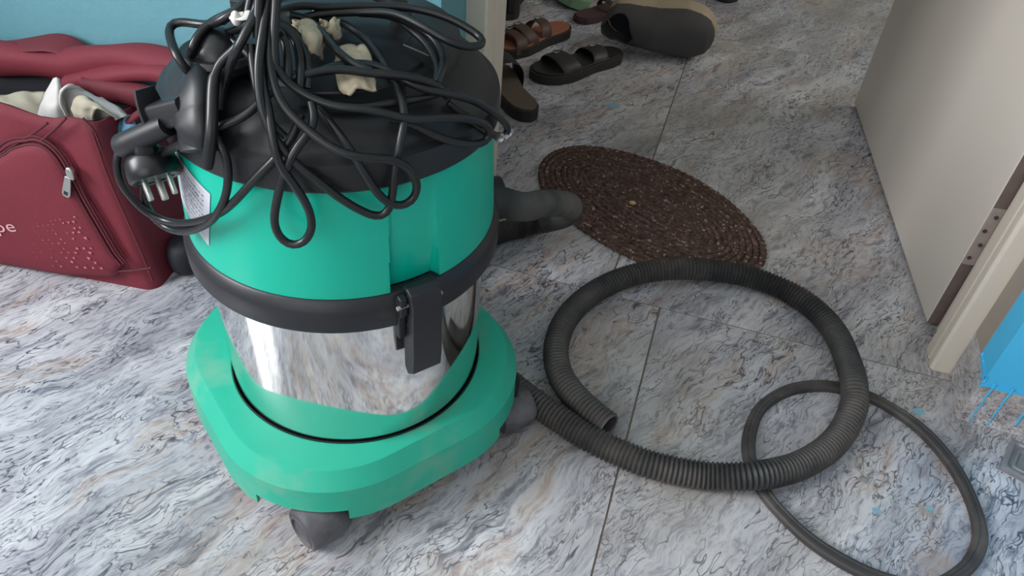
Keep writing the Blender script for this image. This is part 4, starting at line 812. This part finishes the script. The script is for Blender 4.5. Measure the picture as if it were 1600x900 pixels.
xd = Vector((t1[0]-t0[0], t1[1]-t0[1], 0)).normalized(); xh = math.hypot(t2[0]-t0[0], t2[1]-t0[1])*1.05
yd = Vector((xd.y, -xd.x, 0)); yd = yd if yd.y > 0 else -yd
bx0, bx1 = min(p.co.x for p in tm.vertices), max(p.co.x for p in tm.vertices); by1 = max(p.co.y for p in tm.vertices)
kx_, ky_ = .0355/(bx1-bx0), xh/by1
org = (t0[0]-xd.x*.0070, t0[1]-xd.y*.0070)
lv = [bq(org[0]+xd.x*(p.co.x-bx0)*kx_+yd.x*p.co.y*ky_, org[1]+xd.y*(p.co.x-bx0)*kx_+yd.y*p.co.y*ky_, .0203) for p in tm.vertices]
lt = mesh('lettering', lv, [tuple(p.vertices) for p in tm.polygons], M['print_text'], pk, 0, smooth=False); lt['label'] = 'pale printed letters pe'
# folded flap, lid edge and carrying strap at the back
def foldsec(a, b, s0): return lambda i, m: [(x*(1+.12*math.sin(i*.33+s0)), y*(1+.15*math.sin(i*.21+2*s0))) for x, y in ell(a, b, 14, .8)]
for nm, key, a, b, mt in (('lid_fold', 'a', .022, .026, 'red'), ('lid_fold', 'b', .016, .013, 'red'), ('lid_fold', 'c', .014, .022, 'red_dk'), ('carry_strap', 'd', .019, .003, 'red_dk'), ('zip_edge', 'e', .009, .004, 'red_dk')):
    P = resample(catmull(FOLDS[key], 8), .008)
    v, f = sweep(P, foldsec(a, b, ord(key)), up=(0, -.3, 1))
    mesh(nm, v, f, M[mt], bag, 60)
# dark wheel foot at the bag's right end
wf = dome('corner_foot', (-.752, .800, .030), (.030, .040, .030), M['lining'], bag, 28, 12, p=.35)
for lb, mt, cv_, wob in CLOTHES:
    o = sheet('garment', cv_, M[mt], None, 22, 7, .003, wob, len(lb)); tag(o, lb, 'garment', 'clothes in the red bag')

# ------------------------------------------------------------------ braided oval mat
t = NT('jute_brown'); p = t.pos(); a = t.noise(p, 90, 3, .6); b = t.noise(p, 150, 2, .5)
c = t.ramp(a.outputs['Fac'], [(.3, srgb(58, 44, 40)), (.55, srgb(88, 69, 62)), (.75, srgb(110, 90, 82))])
c = t.mix(t.ramp(b.outputs['Fac'], [(.60, (0, 0, 0)), (.70, (.58, .58, .58))]), c, srgb(196, 172, 156))
t.set(c, .9, 0, .2); M['jute'] = t.m
mat_ = empty('door_mat', (-.07, 1.268, 0)); bpy.context.view_layer.update()
tag(mat_, 'oval dark brown braided mat lying in the doorway', 'mat')
md = np.array((.873, -.487)); mq = np.array((.487, .873)); MA, MB = .252, .158
def matz(x, y):
    s = (x+.07)*.95+(y-1.268)*.1; q = (y-1.268)+.04-.12*abs(s)
    return .005+.0055*math.exp(-(q/.022)**2)*max(0, 1-abs(s)/.24)
RWD = .0119; jn = 0
while True:
    aj, bj = MA-RWD*(jn+.5), MB-RWD*(jn+.5)
    if bj < RWD*.6: break
    N_ = max(40, int(2*math.pi*math.sqrt((aj*aj+bj*bj)/2)/.0035)); N_ -= N_ % 4
    P = []
    for i in range(N_):
        th = 2*math.pi*i/N_; wob = .0012*math.sin(5*th+jn)
        xy = md*(aj+wob)*math.cos(th)+mq*(bj+wob)*math.sin(th)
        x, y = xy[0]-.07, xy[1]+1.268; P.append((x, y, matz(x, y)))
    P = np.array(P)
    sec = lambda i, m, ph=jn: [(x+.0012*math.sin(i*math.pi/2+ph), y*(1.0+.28*math.sin(i*math.pi/2+ph+(1.6 if x > 0 else 0)))) for x, y in ell(.0064, .0046, 8)]
    v, f = sweep(P, sec, True, up=(0, 0, 1))
    mesh('braid', v, f, M['jute'], mat_, 0)
    jn += 1
P = np.array([(md[0]*s-.07, md[1]*s+1.268, matz(md[0]*s-.07, md[1]*s+1.268)) for s in np.linspace(-.1, .1, 60)])
v, f = sweep(P, lambda i, m: ell(.0064, .0046*(1+.25*math.sin(i*1.6)), 8), up=(0, 0, 1)); mesh('braid', v, f, M['jute'], mat_, 0)
cr = dome('crumb', (-.0962, 1.2565, .0135), (.007, .005, .004), plain('crumb_tan', srgb(196, 160, 120), .8), None, 12, 6)
tag(cr, 'tiny tan crumb lying on the brown oval mat', 'crumb')

# ------------------------------------------------------------------ footwear in the next room
def sole_poly(L, W, n=40):
    hw = lambda t_: W/2*np.interp(t_, [0, .03, .1, .2, .42, .6, .72, .85, .94, .985, 1], [.0, .40, .66, .74, .70, .88, 1, .93, .68, .35, 0])
    ts = [(1-math.cos(math.pi*i/n))/2 for i in range(n+1)]
    up_ = [(t_*L, hw(t_)+.006*math.sin(math.pi*t_)) for t_ in ts]; dn = [(t_*L, -hw(t_)+.004*math.sin(math.pi*t_)) for t_ in ts[1:-1]]
    return up_+dn[::-1]
def shoe_frame(heel, toe, z=0, roll=0, pitch=0):
    h = Vector((heel[0], heel[1], z)); d = Vector((toe[0]-heel[0], toe[1]-heel[1], 0)); L = d.length; a = math.atan2(d.y, d.x)
    Mx = Matrix.Translation(h) @ Matrix.Rotation(a, 4, 'Z') @ Matrix.Rotation(pitch, 4, 'Y') @ Matrix.Rotation(roll, 4, 'X')
    return L, (lambda p: Mx @ Vector(p))
def sandal(name, heel, toe, W, label, cols, straps, th=.022, z=0, buckles=True, cat='sandal', roll=0, pitch=0):
    L, T_ = shoe_frame(heel, toe, z, roll, pitch)
    e = empty(name, (*heel, z)); bpy.context.view_layer.update(); tag(e, label, cat, 'footwear beyond the doorway')
    pl = sole_poly(L, W)
    prism('sole', pl, 0, th, cols[0], e, T_, .003)
    ins = [(L*.5+(x-L*.5)*.955, y*.9) for x, y in pl]
    prism('footbed', ins, th-.001, th+.004, cols[1], e, T_, .002)
    for k_, (t_, wd, hh) in enumerate(straps):
        w_ = W/2*np.interp(t_, [0, .2, .42, .6, .72, .85, 1], [.5, .74, .70, .88, 1, .93, .3])+.001
        P = [T_((t_*L+.012*math.sin(s*3.1)*(1 if k_ % 2 else -1), -w_*math.cos(math.pi*s), th*.4+(hh+th*.6)*math.sin(math.pi*s)**.75)) for s in np.linspace(0, 1, 16)]
        nrm = T_((0, 0, 1))-T_((0, 0, 0)); sd = T_((0, 1, 0))-T_((0, 0, 0))
        v, f = sweep(np.array(P), lambda i, m: ell(wd/2, .0022, 10, .6), up=lambda i, m: tuple(nrm*math.sin(math.pi*i/(m-1))+sd*(-math.cos(math.pi*i/(m-1)))*1.2+Vector((0, 0, 1e-3))))
        st = mesh('strap', v, f, cols[2], e, 45)
        if buckles:
            c_ = Vector(P[6])+nrm*.006
            ux = (T_((1, 0, 0))-T_((0, 0, 0))); bx_ = [c_+ux*(.010*math.cos(a))+sd*(.007*math.sin(a)) for a in [i*math.pi/8 for i in range(16)]]
            tube('buckle', np.array(bx_), .0015, M['silver'], st, 6, closed=True)
    return e
def clog(name, heel, toe, W, H, label, cm, sm, z=0, roll=0, pitch=0, th=.024, op=(.24, .2, 58), cat='shoe', inner=None):
    L, T_ = shoe_frame(heel, toe, z, roll, pitch)
    e = empty(name, (*heel, max(z, 0))); bpy.context.view_layer.update(); tag(e, label, cat, 'footwear beyond the doorway')
    pl = sole_poly(L, W)
    prism('sole', pl, 0, th, sm, e, T_, .004)
    prism('insole', [(L*.5+(x-L*.5)*.93, y*.86) for x, y in pl], th, th+.003, inner or M['lining'], e, T_)
    hw = lambda t_: W/2*np.interp(t_, [0, .03, .1, .2, .42, .6, .72, .85, .94, .985, 1], [.05, .40, .66, .74, .72, .88, 1, .93, .70, .40, .08])
    hh = lambda t_: H*np.interp(t_, [0, .02, .08, .2, .35, .5, .7, .85, .95, 1], [.55, .82, .95, .9, .98, 1, .78, .60, .42, .1])
    v = []; f = []; NL, NA = 44, 10
    for sgn in (-1, 1):
        b0 = len(v)
        for i in range(NL+1):
            t_ = (1-math.cos(math.pi*i/NL))/2
            q = (t_-op[0])/op[1]; g = op[2]*math.sqrt(max(0, 1-q*q)) if abs(q) < 1 else 0
            for j in range(NA+1):
                ph = rad((90-g)*j/NA)
                cc, ss = math.cos(ph)**.7, math.sin(ph)**.8
                v.append(T_((t_*L, sgn*hw(t_)*cc*1.0+.005*math.sin(math.pi*t_), th-.004+hh(t_)*ss)))
        for i in range(NL):
            for j in range(NA): f.append((b0+i*(NA+1)+j, b0+i*(NA+1)+j+1, b0+(i+1)*(NA+1)+j+1, b0+(i+1)*(NA+1)+j))
    u_ = mesh('upper', v, f, cm, e, 0)
    bm = bmesh.new(); bm.from_mesh(u_.data); bmesh.ops.remove_doubles(bm, verts=bm.verts, dist=.0006); bmesh.ops.recalc_face_normals(bm, faces=bm.faces); bm.to_mesh(u_.data); bm.free(); u_.data.shade_smooth()
    m = u_.modifiers.new('s', 'SOLIDIFY'); m.thickness = .004; m.offset = -1
    return e
lea_b = plain('leather_black', srgb(34, 33, 34), .5, .15, 80); lea_br = plain('leather_brown', srgb(74, 52, 44), .55, .15, 80); lea_or = plain('leather_tan', srgb(150, 92, 66), .6, .12, 60)
sole_d = plain('sole_dark', srgb(40, 37, 36), .7); cork = plain('footbed_brown', srgb(96, 84, 72), .75, .12, 70); felt = plain('felt_charcoal', srgb(70, 68, 68), .9, .1, 160, bump=.2)
sole_tan = plain('sole_tan', srgb(166, 150, 126), .7, .08, 50); navy = plain('navy_canvas', srgb(36, 38, 56), .8); grn = plain('foam_green', srgb(126, 160, 128), .7); teal_d = plain('foam_dark_teal', srgb(34, 52, 50), .7); mar = plain('foam_maroon', srgb(72, 48, 54), .8)
sandal('sandal', (-.258, 1.936), (-.428, 1.700), .105, 'black two-strap sandal with silver buckles on the marbled floor', (sole_d, lea_b, lea_b), ((.36, .050, .022), (.68, .054, .027)))
sandal('slipper', (-.372, 1.500), (-.545, 1.705), .094, 'brown backless slipper poking out from behind the left door frame', (sole_d, cork, lea_b), ((.72, .07, .05),), .026, buckles=False, cat='slipper')
sandal('sandal', (-.425, 2.035), (-.560, 1.790), .10, 'tan sandal with dark brown crossed straps behind the black sandal', (sole_d, lea_or, lea_br), ((.45, .036, .034), (.62, .036, .034), (.80, .040, .028)), .024)
clog('clog', (-.322, 2.065), (-.03, 2.05), .128, .085, 'charcoal felt clog with a tan sole lying on its side', felt, sole_tan, z=.074, roll=rad(102), th=.042, op=(.15, .145, 62), inner=M['gap_dark'])
clog('shoe', (-.135, 2.375), (-.40, 2.43), .10, .07, 'dark navy shoe at the top edge behind the charcoal clog', navy, sole_d)
sandal('slipper', (-.60, 2.36), (-.425, 2.20), .10, 'pale green rubber slipper behind the tan sandal', (grn, grn, teal_d), ((.45, .05, .05),), .03, z=.0, buckles=False, cat='slipper', roll=rad(-18))
sandal('slipper', (-.42, 2.105), (-.30, 2.27), .09, 'dull maroon flip-flop between the tan sandal and the charcoal clog', (mar, mar, sole_d), ((.62, .02, .03),), .014, buckles=False, cat='slipper')
clog('shoe', (-.45, 2.42), (-.52, 2.66), .10, .085, 'added black shoe darkening the top edge behind the maroon flip-flop', lea_b, sole_d)  # added to blacken the unlit far left of the hall
clog('shoe', (-.60, 2.03), (-.665, 2.27), .10, .085, 'added black shoe standing in for shade between the tan sandal and the green slipper', lea_b, sole_d)  # dark shoe added where the hall corner is only unlit
clog('shoe', (-.73, 1.98), (-.775, 2.24), .10, .085, 'added black shoe darkening the unlit corner behind the left door frame', lea_b, sole_d)  # added dark shape, stands in for the corner's shade
clog('shoe', (-.58, 2.50), (-.80, 2.44), .10, .085, 'added black shoe darkening the hall corner behind the green slipper', lea_b, sole_d)  # another black shoe added to deepen the unlit corner
clog('shoe', (.0, 2.50), (-.13, 2.56), .10, .08, 'black shoe toe just showing at the top edge', lea_b, sole_d)

# ------------------------------------------------------------------ small square plastic lid on the floor by the right wall
t = NT('clear_plastic'); nz = t.noise(t.pos(), 60, 3, .5); t.set(t.mix(nz.outputs['Fac'], srgb(150, 152, 156), srgb(176, 180, 186)), .18, 0, .6); t.b.inputs['Transmission Weight'].default_value = .45
sq = empty('plastic_dish', (.548, .851, 0), rad(-22)); bpy.context.view_layer.update()
tag(sq, 'small square grey see-through plastic dish on the floor by the right wall', 'dish')
def rr(a, r=.006, n=5):
    P = []
    for cx_, cy_, a0 in ((a-r, a-r, 0), (-a+r, a-r, 90), (-a+r, -a+r, 180), (a-r, -a+r, 270)):
        for i in range(n+1): P.append((cx_+r*math.cos(rad(a0+90*i/n)), cy_+r*math.sin(rad(a0+90*i/n))))
    return P
v = []; f = []; RWS = [(.034, 0), (.034, .006), (.031, .008), (.028, .008), (.026, .004), (.023, .004), (.021, .007), (.019, .007), (.017, .0035), (.004, .0035)]
for a_, z_ in RWS:
    for p in rr(a_, min(.006, a_*.5)): v.append((p[0], p[1], z_))
k = 24
for j in range(len(RWS)-1):
    for i in range(k): f.append((j*k+i, j*k+(i+1) % k, (j+1)*k+(i+1) % k, (j+1)*k+i))
f.append(tuple(range(k-1, -1, -1))); f.append(tuple((len(RWS)-1)*k+i for i in range(k)))
mesh('dish_body', v, f, t.m, sq, 30, keep=True)
dm = dome('dish_boss', (0, 0, .0035), (.012, .012, .008), t.m, None, 20, 8, full=False); dm.parent = sq
